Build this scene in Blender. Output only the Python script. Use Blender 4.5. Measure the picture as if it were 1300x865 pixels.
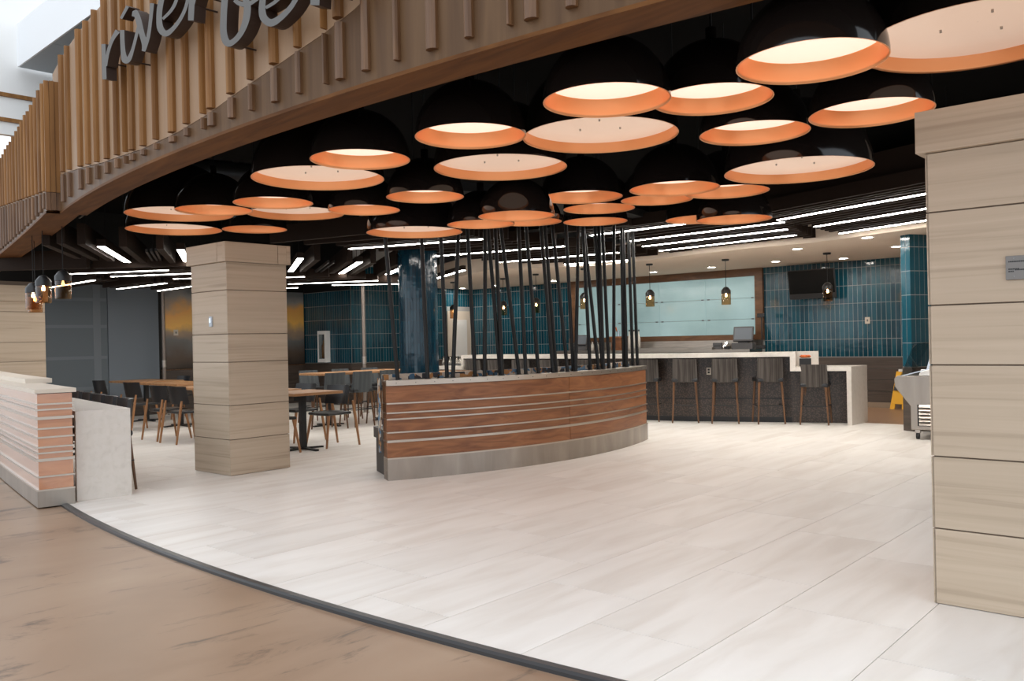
import bpy, math, random
from mathutils import Vector, Matrix

random.seed(7)
scene = bpy.context.scene
COL = scene.collection
for o in list(bpy.data.objects):
    bpy.data.objects.remove(o)

# ------------------------------------------------------------------ camera
F, H, ROLL = 1085.0, 1.35, math.radians(1.2)
cam = bpy.data.cameras.new('camera')
cam.sensor_width = 36.0
cam.lens = 36.0 * F / 1300.0
cam.clip_end = 200
cam_ob = bpy.data.objects.new('camera', cam)
cam_ob.location = (0, 0, H)
cam_ob.rotation_euler = (Matrix.Rotation(math.radians(90), 4, 'X') @ Matrix.Rotation(-ROLL, 4, 'Z')).to_euler()
COL.objects.link(cam_ob)
scene.camera = cam_ob

# ------------------------------------------------------------------ world and exposure
w = bpy.data.worlds.new('world')
scene.world = w
w.use_nodes = True
w.node_tree.nodes['Background'].inputs[0].default_value = (0.86, 0.93, 1.0, 1)
w.node_tree.nodes['Background'].inputs[1].default_value = 0.8
vs = scene.view_settings
vs.view_transform = 'Standard'
vs.look = 'None'
vs.exposure = 1.1
vs.gamma = 1.0
vs.use_curve_mapping = False
LED_POWER, SMALL_LAMP, LARGE_LAMP, DOWN_POWER = 26.0, 0.44, 0.20, 85.0


# ------------------------------------------------------------------ photo pixels to directions
def ray(px, py):
    dx, dy = px - 650.0, 432.5 - py
    c, s = math.cos(ROLL), math.sin(ROLL)
    return (dx * c + dy * s) / F, (-dx * s + dy * c) / F


def atz(px, py, z):                       # where that direction meets the height z
    x, zz = ray(px, py)
    t = (z - H) / zz
    return Vector((x * t, t, z))


def atd(px, py, d):                       # at a known distance in front of the camera
    x, zz = ray(px, py)
    return Vector((x * d, d, H + zz * d))


def proj(p):
    x, z = p[0] / p[1] * F, (p[2] - H) / p[1] * F
    c, s = math.cos(ROLL), math.sin(ROLL)
    return 650 + x * c - z * s, 432.5 - x * s - z * c


GA = math.radians(49)
E1 = Vector((math.cos(GA), math.sin(GA), 0))
E2 = Vector((-math.sin(GA), math.cos(GA), 0))


def st(s, t, z=0.0):
    return Vector((E1.x * s + E2.x * t, E1.y * s + E2.y * t, z))


def to_st(p):
    return p[0] * E1.x + p[1] * E1.y, p[0] * E2.x + p[1] * E2.y


def on_s(px, s):                          # t on the vertical plane s = const under pixel column px (at the horizon)
    x = ray(px, 432.5 + (650 - px) * math.tan(ROLL))[0]
    d = s / (x * E1.x + E1.y)
    return to_st((x * d, d))[1]


def on_t(px, t):
    x = ray(px, 432.5 + (650 - px) * math.tan(ROLL))[0]
    d = t / (x * E2.x + E2.y)
    return to_st((x * d, d))[0]


CX, CY, CR = 12.866, 20.739, 21.403       # centre and radius of the curved shop front


def arc(phi, r, z=0.0):
    return Vector((CX + r * math.cos(phi), CY + r * math.sin(phi), z))


def cyl(px, py, r):                       # (phi, z) where that direction meets the curved front of radius r
    x, zz = ray(px, py)
    a = x * x + 1
    b = -2 * (x * CX + CY)
    c = CX * CX + CY * CY - r * r
    t = (-b - math.sqrt(b * b - 4 * a * c)) / (2 * a)
    return math.atan2(t - CY, x * t - CX) % (2 * math.pi), H + zz * t


# ------------------------------------------------------------------ materials
MATS = {}


def new_mat(name):
    m = bpy.data.materials.new(name)
    m.use_nodes = True
    nt = m.node_tree
    b = nt.nodes['Principled BSDF']
    MATS[name] = m
    return m, nt, b


def mat(name, col, rough=0.5, metal=0.0, emit=None, power=0.0, coat=0.0, alpha=1.0, spec=0.5, trans=0.0):
    m, nt, b = new_mat(name)
    b.inputs['Base Color'].default_value = (*col, 1)
    b.inputs['Roughness'].default_value = rough
    b.inputs['Metallic'].default_value = metal
    b.inputs['Coat Weight'].default_value = coat
    b.inputs['Coat Roughness'].default_value = 0.08
    b.inputs['Specular IOR Level'].default_value = spec
    b.inputs['Transmission Weight'].default_value = trans
    b.inputs['Alpha'].default_value = alpha
    if emit:
        b.inputs['Emission Color'].default_value = (*emit, 1)
        b.inputs['Emission Strength'].default_value = power
    # fine procedural mottling of the surface
    n = nt.nodes.new('ShaderNodeTexNoise')
    n.inputs['Scale'].default_value = 40
    tc = nt.nodes.new('ShaderNodeTexCoord')
    nt.links.new(tc.outputs['Object'], n.inputs['Vector'])
    mr = nt.nodes.new('ShaderNodeMapRange')
    mr.inputs[3].default_value = max(0.02, rough - 0.04)
    mr.inputs[4].default_value = min(1, rough + 0.04)
    nt.links.new(n.outputs['Fac'], mr.inputs[0])
    nt.links.new(mr.outputs[0], b.inputs['Roughness'])
    return m


def grain(name, cols, scale, rough=0.5, metal=0.0, coat=0.0, detail=6, dist=0.6, bump=0.0, rand=True, stops=None,
          coord='Object', rand_val=0.0, noise_scale=1.0, spec=0.5, rotz=0.0):
    """streaky procedural material: noise stretched by 'scale', two or more colours, shifted per object"""
    m, nt, b = new_mat(name)
    N, L = nt.nodes.new, nt.links.new
    tc = N('ShaderNodeTexCoord')
    mp = N('ShaderNodeMapping')
    if rotz:                               # turn first, then stretch
        mp.vector_type = 'TEXTURE'
        mp.inputs['Scale'].default_value = tuple(1 / c for c in scale)
        mp.inputs['Rotation'].default_value = (0, 0, rotz)
    else:
        mp.inputs['Scale'].default_value = scale
    L(tc.outputs[coord], mp.inputs['Vector'])
    vec = mp.outputs[0]
    oi = N('ShaderNodeObjectInfo')
    if rand:
        ad = N('ShaderNodeVectorMath')
        ad.operation = 'MULTIPLY_ADD'
        ad.inputs[1].default_value = (1, 1, 1)
        cb = N('ShaderNodeCombineXYZ')
        ml = N('ShaderNodeMath')
        ml.operation = 'MULTIPLY'
        ml.inputs[1].default_value = 37.0
        L(oi.outputs['Random'], ml.inputs[0])
        for i in range(3):
            L(ml.outputs[0], cb.inputs[i])
        L(vec, ad.inputs[0])
        L(cb.outputs[0], ad.inputs[2])
        vec = ad.outputs[0]
    n = N('ShaderNodeTexNoise')
    n.inputs['Scale'].default_value = noise_scale
    n.inputs['Detail'].default_value = detail
    n.inputs['Distortion'].default_value = dist
    L(vec, n.inputs['Vector'])
    cr = N('ShaderNodeValToRGB')
    el = cr.color_ramp.elements
    k = len(cols)
    stops = stops or [0.3 + 0.4 * i / (k - 1) for i in range(k)]
    while len(el) < k:
        el.new(0.5)
    for i in range(k):
        el[i].position = stops[i]
        el[i].color = (*cols[i], 1)
    L(n.outputs['Fac'], cr.inputs[0])
    out = cr.outputs[0]
    if rand_val:
        hs = N('ShaderNodeHueSaturation')
        mr = N('ShaderNodeMapRange')
        mr.inputs[3].default_value = 1 - rand_val
        mr.inputs[4].default_value = 1 + rand_val
        L(oi.outputs['Random'], mr.inputs[0])
        L(mr.outputs[0], hs.inputs['Value'])
        L(out, hs.inputs['Color'])
        out = hs.outputs[0]
    L(out, b.inputs['Base Color'])
    b.inputs['Roughness'].default_value = rough
    b.inputs['Metallic'].default_value = metal
    b.inputs['Coat Weight'].default_value = coat
    b.inputs['Coat Roughness'].default_value = 0.1
    b.inputs['Specular IOR Level'].default_value = spec
    if bump:
        bp = N('ShaderNodeBump')
        bp.inputs['Strength'].default_value = bump
        bp.inputs['Distance'].default_value = 0.01
        L(n.outputs['Fac'], bp.inputs['Height'])
        L(bp.outputs[0], b.inputs['Normal'])
    return m


grain('floor_stone', [(0.76, 0.705, 0.645), (0.85, 0.81, 0.76), (0.90, 0.865, 0.82)], (0.9, 5.0, 1), rough=0.42, dist=0.7,
      rand_val=0.03, stops=[0.28, 0.5, 0.72], spec=0.35)
mat('grout', (0.42, 0.38, 0.34), 0.7)
mat('tile_grout', (0.36, 0.36, 0.35), 0.7)
grain('column_stone', [(0.38, 0.29, 0.205), (0.50, 0.395, 0.29), (0.55, 0.44, 0.33)], (0.5, 0.5, 20.0), rough=0.5, dist=0.9,
      stops=[0.27, 0.45, 0.7], rand_val=0.03)
mat('column_joint', (0.16, 0.12, 0.09), 0.8)
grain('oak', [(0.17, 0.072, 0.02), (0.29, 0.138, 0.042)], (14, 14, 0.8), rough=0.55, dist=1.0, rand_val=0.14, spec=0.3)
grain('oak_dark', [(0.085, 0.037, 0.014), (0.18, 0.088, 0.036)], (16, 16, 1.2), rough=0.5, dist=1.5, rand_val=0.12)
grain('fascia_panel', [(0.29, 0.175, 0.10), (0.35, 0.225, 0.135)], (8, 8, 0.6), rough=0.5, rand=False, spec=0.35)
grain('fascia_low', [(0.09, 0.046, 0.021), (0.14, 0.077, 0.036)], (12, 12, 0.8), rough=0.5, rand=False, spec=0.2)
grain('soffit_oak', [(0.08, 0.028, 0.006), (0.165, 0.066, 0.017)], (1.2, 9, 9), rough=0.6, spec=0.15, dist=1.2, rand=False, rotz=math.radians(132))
grain('divider_wood', [(0.16, 0.055, 0.019), (0.32, 0.13, 0.05)], (2, 2, 14), rough=0.38, dist=1.5, rand_val=0.06)
grain('divider_wood_gloss', [(0.42, 0.15, 0.055), (0.56, 0.24, 0.10)], (2, 2, 14), rough=0.16, dist=1.5, coat=0.9, rand_val=0.04)
grain('table_wood', [(0.30, 0.14, 0.055), (0.48, 0.26, 0.12)], (1.5, 12, 12), rough=0.45, dist=1.0)
grain('leg_wood', [(0.27, 0.12, 0.045), (0.42, 0.21, 0.09)], (20, 20, 2), rough=0.45)
grain('stool_wood', [(0.10, 0.045, 0.018), (0.19, 0.09, 0.04)], (20, 20, 2), rough=0.45)
grain('wainscot_wood', [(0.045, 0.032, 0.025), (0.09, 0.066, 0.052)], (1.2, 1.2, 16), rough=0.5, dist=1.0)
grain('frame_wood', [(0.10, 0.045, 0.018), (0.19, 0.09, 0.04)], (3, 3, 12), rough=0.45)
grain('concourse', [(0.26, 0.165, 0.105), (0.335, 0.22, 0.145), (0.385, 0.265, 0.18)], (0.45, 1.1, 1), rough=0.38, rand=False,
      dist=0.8, stops=[0.3, 0.5, 0.72], rotz=math.radians(44))
grain('quartz', [(0.62, 0.57, 0.515), (0.66, 0.61, 0.55), (0.685, 0.635, 0.58)], (16, 16, 16), rough=0.3, rand=False,
      stops=[0.32, 0.44, 0.6], detail=10)
grain('steel', [(0.40, 0.36, 0.32), (0.55, 0.50, 0.45)], (3, 3, 60), rough=0.3, metal=1.0, rand=False)
grain('steel_base', [(0.30, 0.265, 0.23), (0.42, 0.375, 0.33)], (5, 5, 1), rough=0.36, metal=1.0, rand=False)
mat('steel_strip', (0.52, 0.46, 0.40), 0.36, 1.0)
mat('pole_steel', (0.24, 0.20, 0.175), 0.4, 0.5)
mat('chrome', (0.62, 0.66, 0.70), 0.16, 1.0)
mat('black_gloss', (0.011, 0.008, 0.007), 0.10, coat=0.0, spec=0.5)
mat('black', (0.007, 0.0065, 0.006), 0.6, spec=0.3)
mat('ceiling_black', (0.004, 0.004, 0.004), 0.95, spec=0.1)
mat('rod_black', (0.006, 0.006, 0.006), 0.4, spec=0.3)
mat('slat_brown', (0.022, 0.0135, 0.0095), 0.7, spec=0.15)
mat('duct', (0.02, 0.018, 0.017), 0.4)
mat('copper', (0.93, 0.44, 0.20), 0.36, 0.7)
mat('beige', (0.66, 0.55, 0.45), 0.9)
mat('white_paint', (0.86, 0.85, 0.83), 0.6)
mat('warm_white', (0.66, 0.575, 0.48), 0.6)
mat('white_panel', (0.88, 0.91, 0.94), 0.5)
mat('grey_panel', (0.36, 0.42, 0.47), 0.35)
mat('shade_grey', (0.17, 0.20, 0.235), 0.75)
mat('shade_dark', (0.12, 0.145, 0.165), 0.7)
mat('mullion', (0.155, 0.183, 0.208), 0.6)
mat('plaque_grey', (0.22, 0.21, 0.20), 0.5, 0.4)
mat('letter_face', (0.105, 0.10, 0.095), 0.45, 0.2)
mat('letter_side', (0.03, 0.016, 0.011), 0.45)
mat('chair_black', (0.014, 0.015, 0.017), 0.35)
mat('table_black', (0.008, 0.008, 0.009), 0.45)
mat('screen_black', (0.003, 0.003, 0.003), 0.25, spec=0.2)
mat('plastic_grey', (0.10, 0.10, 0.105), 0.4)
mat('plastic_black', (0.012, 0.012, 0.013), 0.4)
mat('yellow', (0.85, 0.44, 0.01), 0.45)
mat('orange_plant', (0.6, 0.12, 0.02), 0.6)
mat('red_ext', (0.35, 0.12, 0.02), 0.35)
mat('outlet', (0.62, 0.55, 0.46), 0.5)
mat('sensor', (0.50, 0.58, 0.66), 0.4)
mat('brown_floor', (0.36, 0.215, 0.13), 0.4)
mat('base_tile', (0.30, 0.225, 0.16), 0.5)
mat('glass_smoke', (0.9, 0.95, 0.95), 0.04, trans=1.0)
mat('clear_glass', (1, 1, 1), 0.03, trans=1.0)
mat('bottle', (0.75, 0.72, 0.66), 0.2)
mat('threshold', (0.035, 0.037, 0.04), 0.35, spec=0.6)
mat('led', (1, 1, 1), 0.5, emit=(1.0, 0.95, 0.88), power=LED_POWER)
mat('led_soft', (1, 1, 1), 0.5, emit=(1.0, 0.95, 0.88), power=11.0)
mat('lamp_small', (0.9, 0.8, 0.7), 0.5, emit=(1.0, 0.69, 0.55), power=SMALL_LAMP)
mat('lamp_large', (0.72, 0.54, 0.41), 0.4, emit=(1.0, 0.74, 0.58), power=LARGE_LAMP)
mat('downlight', (1, 1, 1), 0.5, emit=(1.0, 0.93, 0.84), power=DOWN_POWER)
mat('bulb', (1, 1, 1), 0.5, emit=(1.0, 0.66, 0.34), power=30.0)
mat('bulb_dim', (1, .8, .6), 0.3, emit=(1.0, 0.66, 0.34), power=2.0)


def amber_glass():
    m, nt, b = new_mat('amber_glass')
    N, L = nt.nodes.new, nt.links.new
    t = N('ShaderNodeBsdfTransparent')
    t.inputs[0].default_value = (0.74, 0.53, 0.34, 1)
    g = N('ShaderNodeBsdfGlossy')
    g.inputs['Roughness'].default_value = 0.06
    f = N('ShaderNodeLayerWeight')
    f.inputs['Blend'].default_value = 0.12
    mx = N('ShaderNodeMixShader')
    L(f.outputs['Facing'], mx.inputs[0])
    L(t.outputs[0], mx.inputs[1])
    L(g.outputs[0], mx.inputs[2])
    L(mx.outputs[0], nt.nodes['Material Output'].inputs[0])


def pane_glass():
    m, nt, b = new_mat('pane_glass')
    N, L = nt.nodes.new, nt.links.new
    t = N('ShaderNodeBsdfTransparent')
    t.inputs[0].default_value = (0.80, 0.84, 0.85, 1)
    g = N('ShaderNodeBsdfGlossy')
    g.inputs['Roughness'].default_value = 0.03
    f = N('ShaderNodeLayerWeight')
    f.inputs['Blend'].default_value = 0.08
    mx = N('ShaderNodeMixShader')
    L(f.outputs['Facing'], mx.inputs[0])
    L(t.outputs[0], mx.inputs[1])
    L(g.outputs[0], mx.inputs[2])
    L(mx.outputs[0], nt.nodes['Material Output'].inputs[0])


def frosted_window():
    m, nt, b = new_mat('frosted_window')
    N, L = nt.nodes.new, nt.links.new
    tc = N('ShaderNodeTexCoord')
    n = N('ShaderNodeTexNoise')
    n.inputs['Scale'].default_value = 1.3
    n.inputs['Detail'].default_value = 7
    L(tc.outputs['Object'], n.inputs['Vector'])
    cr = N('ShaderNodeValToRGB')
    cr.color_ramp.elements[0].color = (0.22, 0.31, 0.31, 1)
    cr.color_ramp.elements[1].color = (0.34, 0.46, 0.455, 1)
    cr.color_ramp.elements[0].position = 0.3
    cr.color_ramp.elements[1].position = 0.7
    L(n.outputs['Fac'], cr.inputs[0])
    b.inputs['Base Color'].default_value = (0.10, 0.16, 0.16, 1)
    b.inputs['Roughness'].default_value = 0.12
    L(cr.outputs[0], b.inputs['Emission Color'])
    b.inputs['Emission Strength'].default_value = 0.36


def teal_tile(name, c0, c1):
    m, nt, b = new_mat(name)
    N, L = nt.nodes.new, nt.links.new
    g = N('ShaderNodeNewGeometry')
    cr = N('ShaderNodeValToRGB')
    cr.color_ramp.elements[0].color = (*c0, 1)
    cr.color_ramp.elements[1].color = (*c1, 1)
    L(g.outputs['Random Per Island'], cr.inputs[0])
    L(cr.outputs[0], b.inputs['Base Color'])
    b.inputs['Roughness'].default_value = 0.12
    tc = N('ShaderNodeTexCoord')
    n = N('ShaderNodeTexNoise')
    n.inputs['Scale'].default_value = 9
    bp = N('ShaderNodeBump')
    bp.inputs['Strength'].default_value = 0.25
    bp.inputs['Distance'].default_value = 0.01
    L(tc.outputs['Object'], n.inputs['Vector'])
    L(n.outputs['Fac'], bp.inputs['Height'])
    L(bp.outputs[0], b.inputs['Normal'])


def mosaic_fabric():
    m, nt, b = new_mat('mosaic_fabric')
    N, L = nt.nodes.new, nt.links.new
    tc = N('ShaderNodeTexCoord')
    v = N('ShaderNodeTexVoronoi')
    v.distance = 'CHEBYCHEV'
    v.inputs['Scale'].default_value = 19
    L(tc.outputs['Object'], v.inputs['Vector'])
    sp = N('ShaderNodeSeparateColor')
    L(v.outputs['Color'], sp.inputs[0])
    cr = N('ShaderNodeValToRGB')
    cr.color_ramp.interpolation = 'CONSTANT'
    el = cr.color_ramp.elements
    pal = [(0.04, 0.10, 0.17), (0.50, 0.44, 0.36), (0.35, 0.17, 0.06), (0.03, 0.03, 0.035), (0.45, 0.40, 0.34), (0.11, 0.20, 0.30)]
    while len(el) < 6:
        el.new(0.5)
    for i, c in enumerate(pal):
        el[i].position = i / 6
        el[i].color = (*c, 1)
    L(sp.outputs[0], cr.inputs[0])
    L(cr.outputs[0], b.inputs['Base Color'])
    b.inputs['Roughness'].default_value = 0.8


def penny_tile():
    m, nt, b = new_mat('penny_tile')
    N, L = nt.nodes.new, nt.links.new
    tc = N('ShaderNodeTexCoord')
    v = N('ShaderNodeTexVoronoi')
    v.inputs['Scale'].default_value = 42
    v.inputs['Randomness'].default_value = 0.75
    L(tc.outputs['Object'], v.inputs['Vector'])
    cr = N('ShaderNodeValToRGB')
    cr.color_ramp.elements[0].color = (0.085, 0.058, 0.044, 1)
    cr.color_ramp.elements[1].color = (0.034, 0.025, 0.02, 1)
    cr.color_ramp.elements[0].position = 0.35
    cr.color_ramp.elements[1].position = 0.5
    L(v.outputs['Distance'], cr.inputs[0])
    L(cr.outputs[0], b.inputs['Base Color'])
    b.inputs['Roughness'].default_value = 0.35


def fabric(name, c0, c1):
    m, nt, b = new_mat(name)
    N, L = nt.nodes.new, nt.links.new
    tc = N('ShaderNodeTexCoord')
    mp = N('ShaderNodeMapping')
    mp.inputs['Scale'].default_value = (45, 3, 1.5)
    n = N('ShaderNodeTexNoise')
    n.inputs['Scale'].default_value = 1
    L(tc.outputs['Object'], mp.inputs[0])
    L(mp.outputs[0], n.inputs['Vector'])
    cr = N('ShaderNodeValToRGB')
    cr.color_ramp.elements[0].color = (*c0, 1)
    cr.color_ramp.elements[1].color = (*c1, 1)
    cr.color_ramp.elements[0].position = 0.35
    cr.color_ramp.elements[1].position = 0.65
    L(n.outputs['Fac'], cr.inputs[0])
    L(cr.outputs[0], b.inputs['Base Color'])
    b.inputs['Roughness'].default_value = 0.85


def mural():
    """a printed sunset sky on brushed metal: orange band over grey-blue and brown"""
    m, nt, b = new_mat('mural_print')
    N, L = nt.nodes.new, nt.links.new
    tc = N('ShaderNodeTexCoord')
    sx = N('ShaderNodeSeparateXYZ')
    L(tc.outputs['Object'], sx.inputs[0])
    n = N('ShaderNodeTexNoise')
    n.inputs['Scale'].default_value = 1.6
    n.inputs['Detail'].default_value = 4
    L(tc.outputs['Object'], n.inputs['Vector'])
    ml = N('ShaderNodeMath')
    ml.operation = 'MULTIPLY_ADD'
    ml.inputs[1].default_value = 0.7
    L(n.outputs['Fac'], ml.inputs[0])
    L(sx.outputs['Z'], ml.inputs[2])
    mr = N('ShaderNodeMapRange')
    mr.inputs[1].default_value = 1.15
    mr.inputs[2].default_value = 2.85
    L(ml.outputs[0], mr.inputs[0])
    cr = N('ShaderNodeValToRGB')
    el = cr.color_ramp.elements
    S = [(0.0, (0.03, 0.022, 0.018)), (0.22, (0.10, 0.07, 0.05)), (0.42, (0.16, 0.16, 0.16)), (0.54, (0.40, 0.28, 0.18)),
         (0.63, (0.95, 0.55, 0.13)), (0.76, (0.90, 0.46, 0.13)), (0.90, (0.34, 0.33, 0.31)), (1.0, (0.16, 0.17, 0.18))]
    while len(el) < len(S):
        el.new(0.5)
    for i, (p, c) in enumerate(S):
        el[i].position = p
        el[i].color = (*c, 1)
    L(mr.outputs[0], cr.inputs[0])
    L(cr.outputs[0], b.inputs['Base Color'])
    b.inputs['Roughness'].default_value = 0.35
    b.inputs['Metallic'].default_value = 0.0


def concourse_marks():
    """dark scuffs and cracks worn into the concourse floor"""
    m = MATS['concourse']
    nt = m.node_tree
    N, L = nt.nodes.new, nt.links.new
    b = nt.nodes['Principled BSDF']
    old = b.inputs['Base Color'].links[0].from_socket
    tc = N('ShaderNodeTexCoord')
    mp = N('ShaderNodeMapping')
    mp.vector_type = 'TEXTURE'
    mp.inputs['Scale'].default_value = (0.9, 0.30, 1)
    mp.inputs['Rotation'].default_value = (0, 0, math.radians(40))
    L(tc.outputs['Object'], mp.inputs[0])
    n = N('ShaderNodeTexNoise')
    n.inputs['Scale'].default_value = 1.0
    n.inputs['Detail'].default_value = 12
    n.inputs['Roughness'].default_value = 0.72
    n.inputs['Distortion'].default_value = 0.7
    L(mp.outputs[0], n.inputs['Vector'])
    cr = N('ShaderNodeValToRGB')
    cr.color_ramp.elements[0].position = 0.545
    cr.color_ramp.elements[1].position = 0.65
    L(n.outputs['Fac'], cr.inputs[0])
    mx = N('ShaderNodeMix')
    mx.data_type = 'RGBA'
    mx.inputs['B'].default_value = (0.09, 0.065, 0.05, 1)
    L(cr.outputs[0], mx.inputs['Factor'])
    L(old, mx.inputs['A'])
    L(mx.outputs['Result'], b.inputs['Base Color'])


MATS['divider_wood_gloss'].node_tree.nodes['Principled BSDF'].inputs['Coat IOR'].default_value = 2.0
amber_glass(); pane_glass(); frosted_window(); mosaic_fabric(); penny_tile(); mural(); concourse_marks()
teal_tile('teal_tile', (0.004, 0.042, 0.066), (0.009, 0.082, 0.118))
teal_tile('teal_column', (0.003, 0.022, 0.04), (0.006, 0.038, 0.062))
fabric('stool_fabric', (0.035, 0.028, 0.024), (0.095, 0.082, 0.072))
fabric('grey_fabric', (0.055, 0.062, 0.068), (0.085, 0.095, 0.10))


# ------------------------------------------------------------------ mesh building
class MB:
    def __init__(self):
        self.v, self.f, self.s = [], [], []

    def add(self, vs, fs, smooth=False):
        n = len(self.v)
        self.v += [tuple(p) for p in vs]
        self.f += [tuple(i + n for i in f) for f in fs]
        self.s += [smooth] * len(fs)
        return self

    def box(self, x0, x1, y0, y1, z0, z1):
        return self.add([(x0, y0, z0), (x1, y0, z0), (x1, y1, z0), (x0, y1, z0), (x0, y0, z1), (x1, y0, z1), (x1, y1, z1), (x0, y1, z1)],
                        [(3, 2, 1, 0), (4, 5, 6, 7), (0, 1, 5, 4), (1, 2, 6, 5), (2, 3, 7, 6), (3, 0, 4, 7)])

    def hexa(self, b, t):                 # four bottom points, four top points
        return self.add(list(b) + list(t), [(3, 2, 1, 0), (4, 5, 6, 7), (0, 1, 5, 4), (1, 2, 6, 5), (2, 3, 7, 6), (3, 0, 4, 7)])

    def bar(self, p, q, wd, ht, up=(0, 0, 1)):   # box from p to q; p, q run along the middle of the bottom face
        p, q, up = Vector(p), Vector(q), Vector(up)
        d = (q - p).normalized()
        sd = d.cross(up).normalized() * (wd / 2)
        u = sd.cross(d).normalized() * ht
        return self.hexa([p - sd, p + sd, q + sd, q - sd], [p - sd + u, p + sd + u, q + sd + u, q - sd + u])

    def prism(self, poly, z0, z1):
        n = len(poly)
        vs = [(p[0], p[1], z0) for p in poly] + [(p[0], p[1], z1) for p in poly]
        fs = [tuple(range(n - 1, -1, -1)), tuple(range(n, 2 * n))]
        fs += [(i, (i + 1) % n, n + (i + 1) % n, n + i) for i in range(n)]
        return self.add(vs, fs)

    def sweep(self, poly, p, q):          # polygon given as 3-D points at p, moved by q - p
        n = len(poly)
        d = Vector(q) - Vector(p)
        vs = [Vector(a) for a in poly] + [Vector(a) + d for a in poly]
        fs = [tuple(range(n - 1, -1, -1)), tuple(range(n, 2 * n))]
        fs += [(i, (i + 1) % n, n + (i + 1) % n, n + i) for i in range(n)]
        return self.add(vs, fs)

    def tube(self, path, r, n=8, smooth=True, caps=True):
        path = [Vector(p) for p in path]
        rs = r if isinstance(r, (list, tuple)) else [r] * len(path)
        vs, fs = [], []
        ref = Vector((0.0123, 0.9, 0.1))
        for i, p in enumerate(path):
            a, b = path[max(0, i - 1)], path[min(len(path) - 1, i + 1)]
            d = (b - a).normalized()
            x = d.cross(ref)
            if x.length < 0.05:
                x = d.cross(Vector((1, 0, 0)))
            x.normalize()
            y = d.cross(x)
            for k in range(n):
                th = 2 * math.pi * k / n
                vs.append(p + (x * math.cos(th) + y * math.sin(th)) * rs[i])
        for i in range(len(path) - 1):
            for k in range(n):
                fs.append((i * n + k, i * n + (k + 1) % n, (i + 1) * n + (k + 1) % n, (i + 1) * n + k))
        self.add(vs, fs, smooth)
        if caps:
            m = len(path) - 1
            self.add(vs[:n], [tuple(range(n - 1, -1, -1))])
            self.add(vs[m * n:], [tuple(range(n))])
        return self

    def lathe(self, prof, n=24, c=(0, 0, 0), smooth=True, closed=False):
        vs, fs = [], []
        m = len(prof)
        for r, z in prof:
            for k in range(n):
                th = 2 * math.pi * k / n
                vs.append((c[0] + r * math.cos(th), c[1] + r * math.sin(th), c[2] + z))
        for i in range(m if closed else m - 1):
            j = (i + 1) % m
            for k in range(n):
                fs.append((i * n + k, i * n + (k + 1) % n, j * n + (k + 1) % n, j * n + k))
        return self.add(vs, fs, smooth)

    def grid(self, rows, smooth=False, thick=None):   # rows of equal length; thick: vector added for the back side
        R, Cn = len(rows), len(rows[0])
        vs = [p for r in rows for p in r]
        fs = [(i * Cn + j, i * Cn + j + 1, (i + 1) * Cn + j + 1, (i + 1) * Cn + j) for i in range(R - 1) for j in range(Cn - 1)]
        return self.add(vs, fs, smooth)

    def build(self, name, material, parent=None, loc=(0, 0, 0), rz=0.0, bevel=0.0):
        me = bpy.data.meshes.new(name)
        me.from_pydata([tuple(p) for p in self.v], [], self.f)
        me.polygons.foreach_set('use_smooth', self.s)
        me.materials.append(MATS[material])
        me.update()
        return obj(name, me, parent, loc, rz, bevel)


def obj(name, me, parent=None, loc=(0, 0, 0), rz=0.0, bevel=0.0):
    o = bpy.data.objects.new(name, me)
    o.location = loc
    o.rotation_euler = (0, 0, rz)
    COL.objects.link(o)
    if parent:
        o.parent = parent
    if bevel:
        b = o.modifiers.new('bevel', 'BEVEL')
        b.width = bevel
        b.segments = 2
        b.limit_method = 'ANGLE'
    return o


def tag(o, label=None, cat=None, group=None, kind=None):
    if label:
        o['label'] = label
    if cat:
        o['category'] = cat
    if group:
        o['group'] = group
    if kind:
        o['kind'] = kind
    return o


def thing(name, label, cat, loc=(0, 0, 0), rz=0.0, group=None):
    o = bpy.data.objects.new(name, None)
    o.empty_display_size = 0.1
    o.location = loc
    o.rotation_euler = (0, 0, rz)
    COL.objects.link(o)
    return tag(o, label, cat, group)


def struct(o):
    return tag(o, kind='structure')


def dup(root, loc, rz, label, group=None):
    r = root.copy()
    COL.objects.link(r)
    r.location = loc
    r.rotation_euler = (0, 0, rz)
    tag(r, label, None, group)
    for ch in list(root.children):
        c = ch.copy()
        COL.objects.link(c)
        c.parent = r
        for g in list(ch.children):
            d = g.copy()
            COL.objects.link(d)
            d.parent = c
    return r


def clip(poly, planes):
    for (px, py, nx, ny) in planes:       # keep the side the normal points to
        out = []
        for i in range(len(poly)):
            a, b = poly[i], poly[(i + 1) % len(poly)]
            da = (a[0] - px) * nx + (a[1] - py) * ny
            db = (b[0] - px) * nx + (b[1] - py) * ny
            if da >= 0:
                out.append(a)
            if (da >= 0) != (db >= 0):
                t = da / (da - db)
                out.append((a[0] + (b[0] - a[0]) * t, a[1] + (b[1] - a[1]) * t))
        poly = out
        if len(poly) < 3:
            return []
    return poly


D2R = math.pi / 180
ZB = 2.68                                  # underside of the curved wooden front
# ================================================================== SETTING
# walls on the building grid
W0 = atz(1110, 517.7, 0)
SA = to_st(W0)[0]                          # back wall
TB = on_s(600, SA)                         # its left end
S2 = on_t(446, TB)
T3 = on_s(387, S2)
CEIL = 2.68                                # beige ceiling
TILE0 = 0.92

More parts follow.
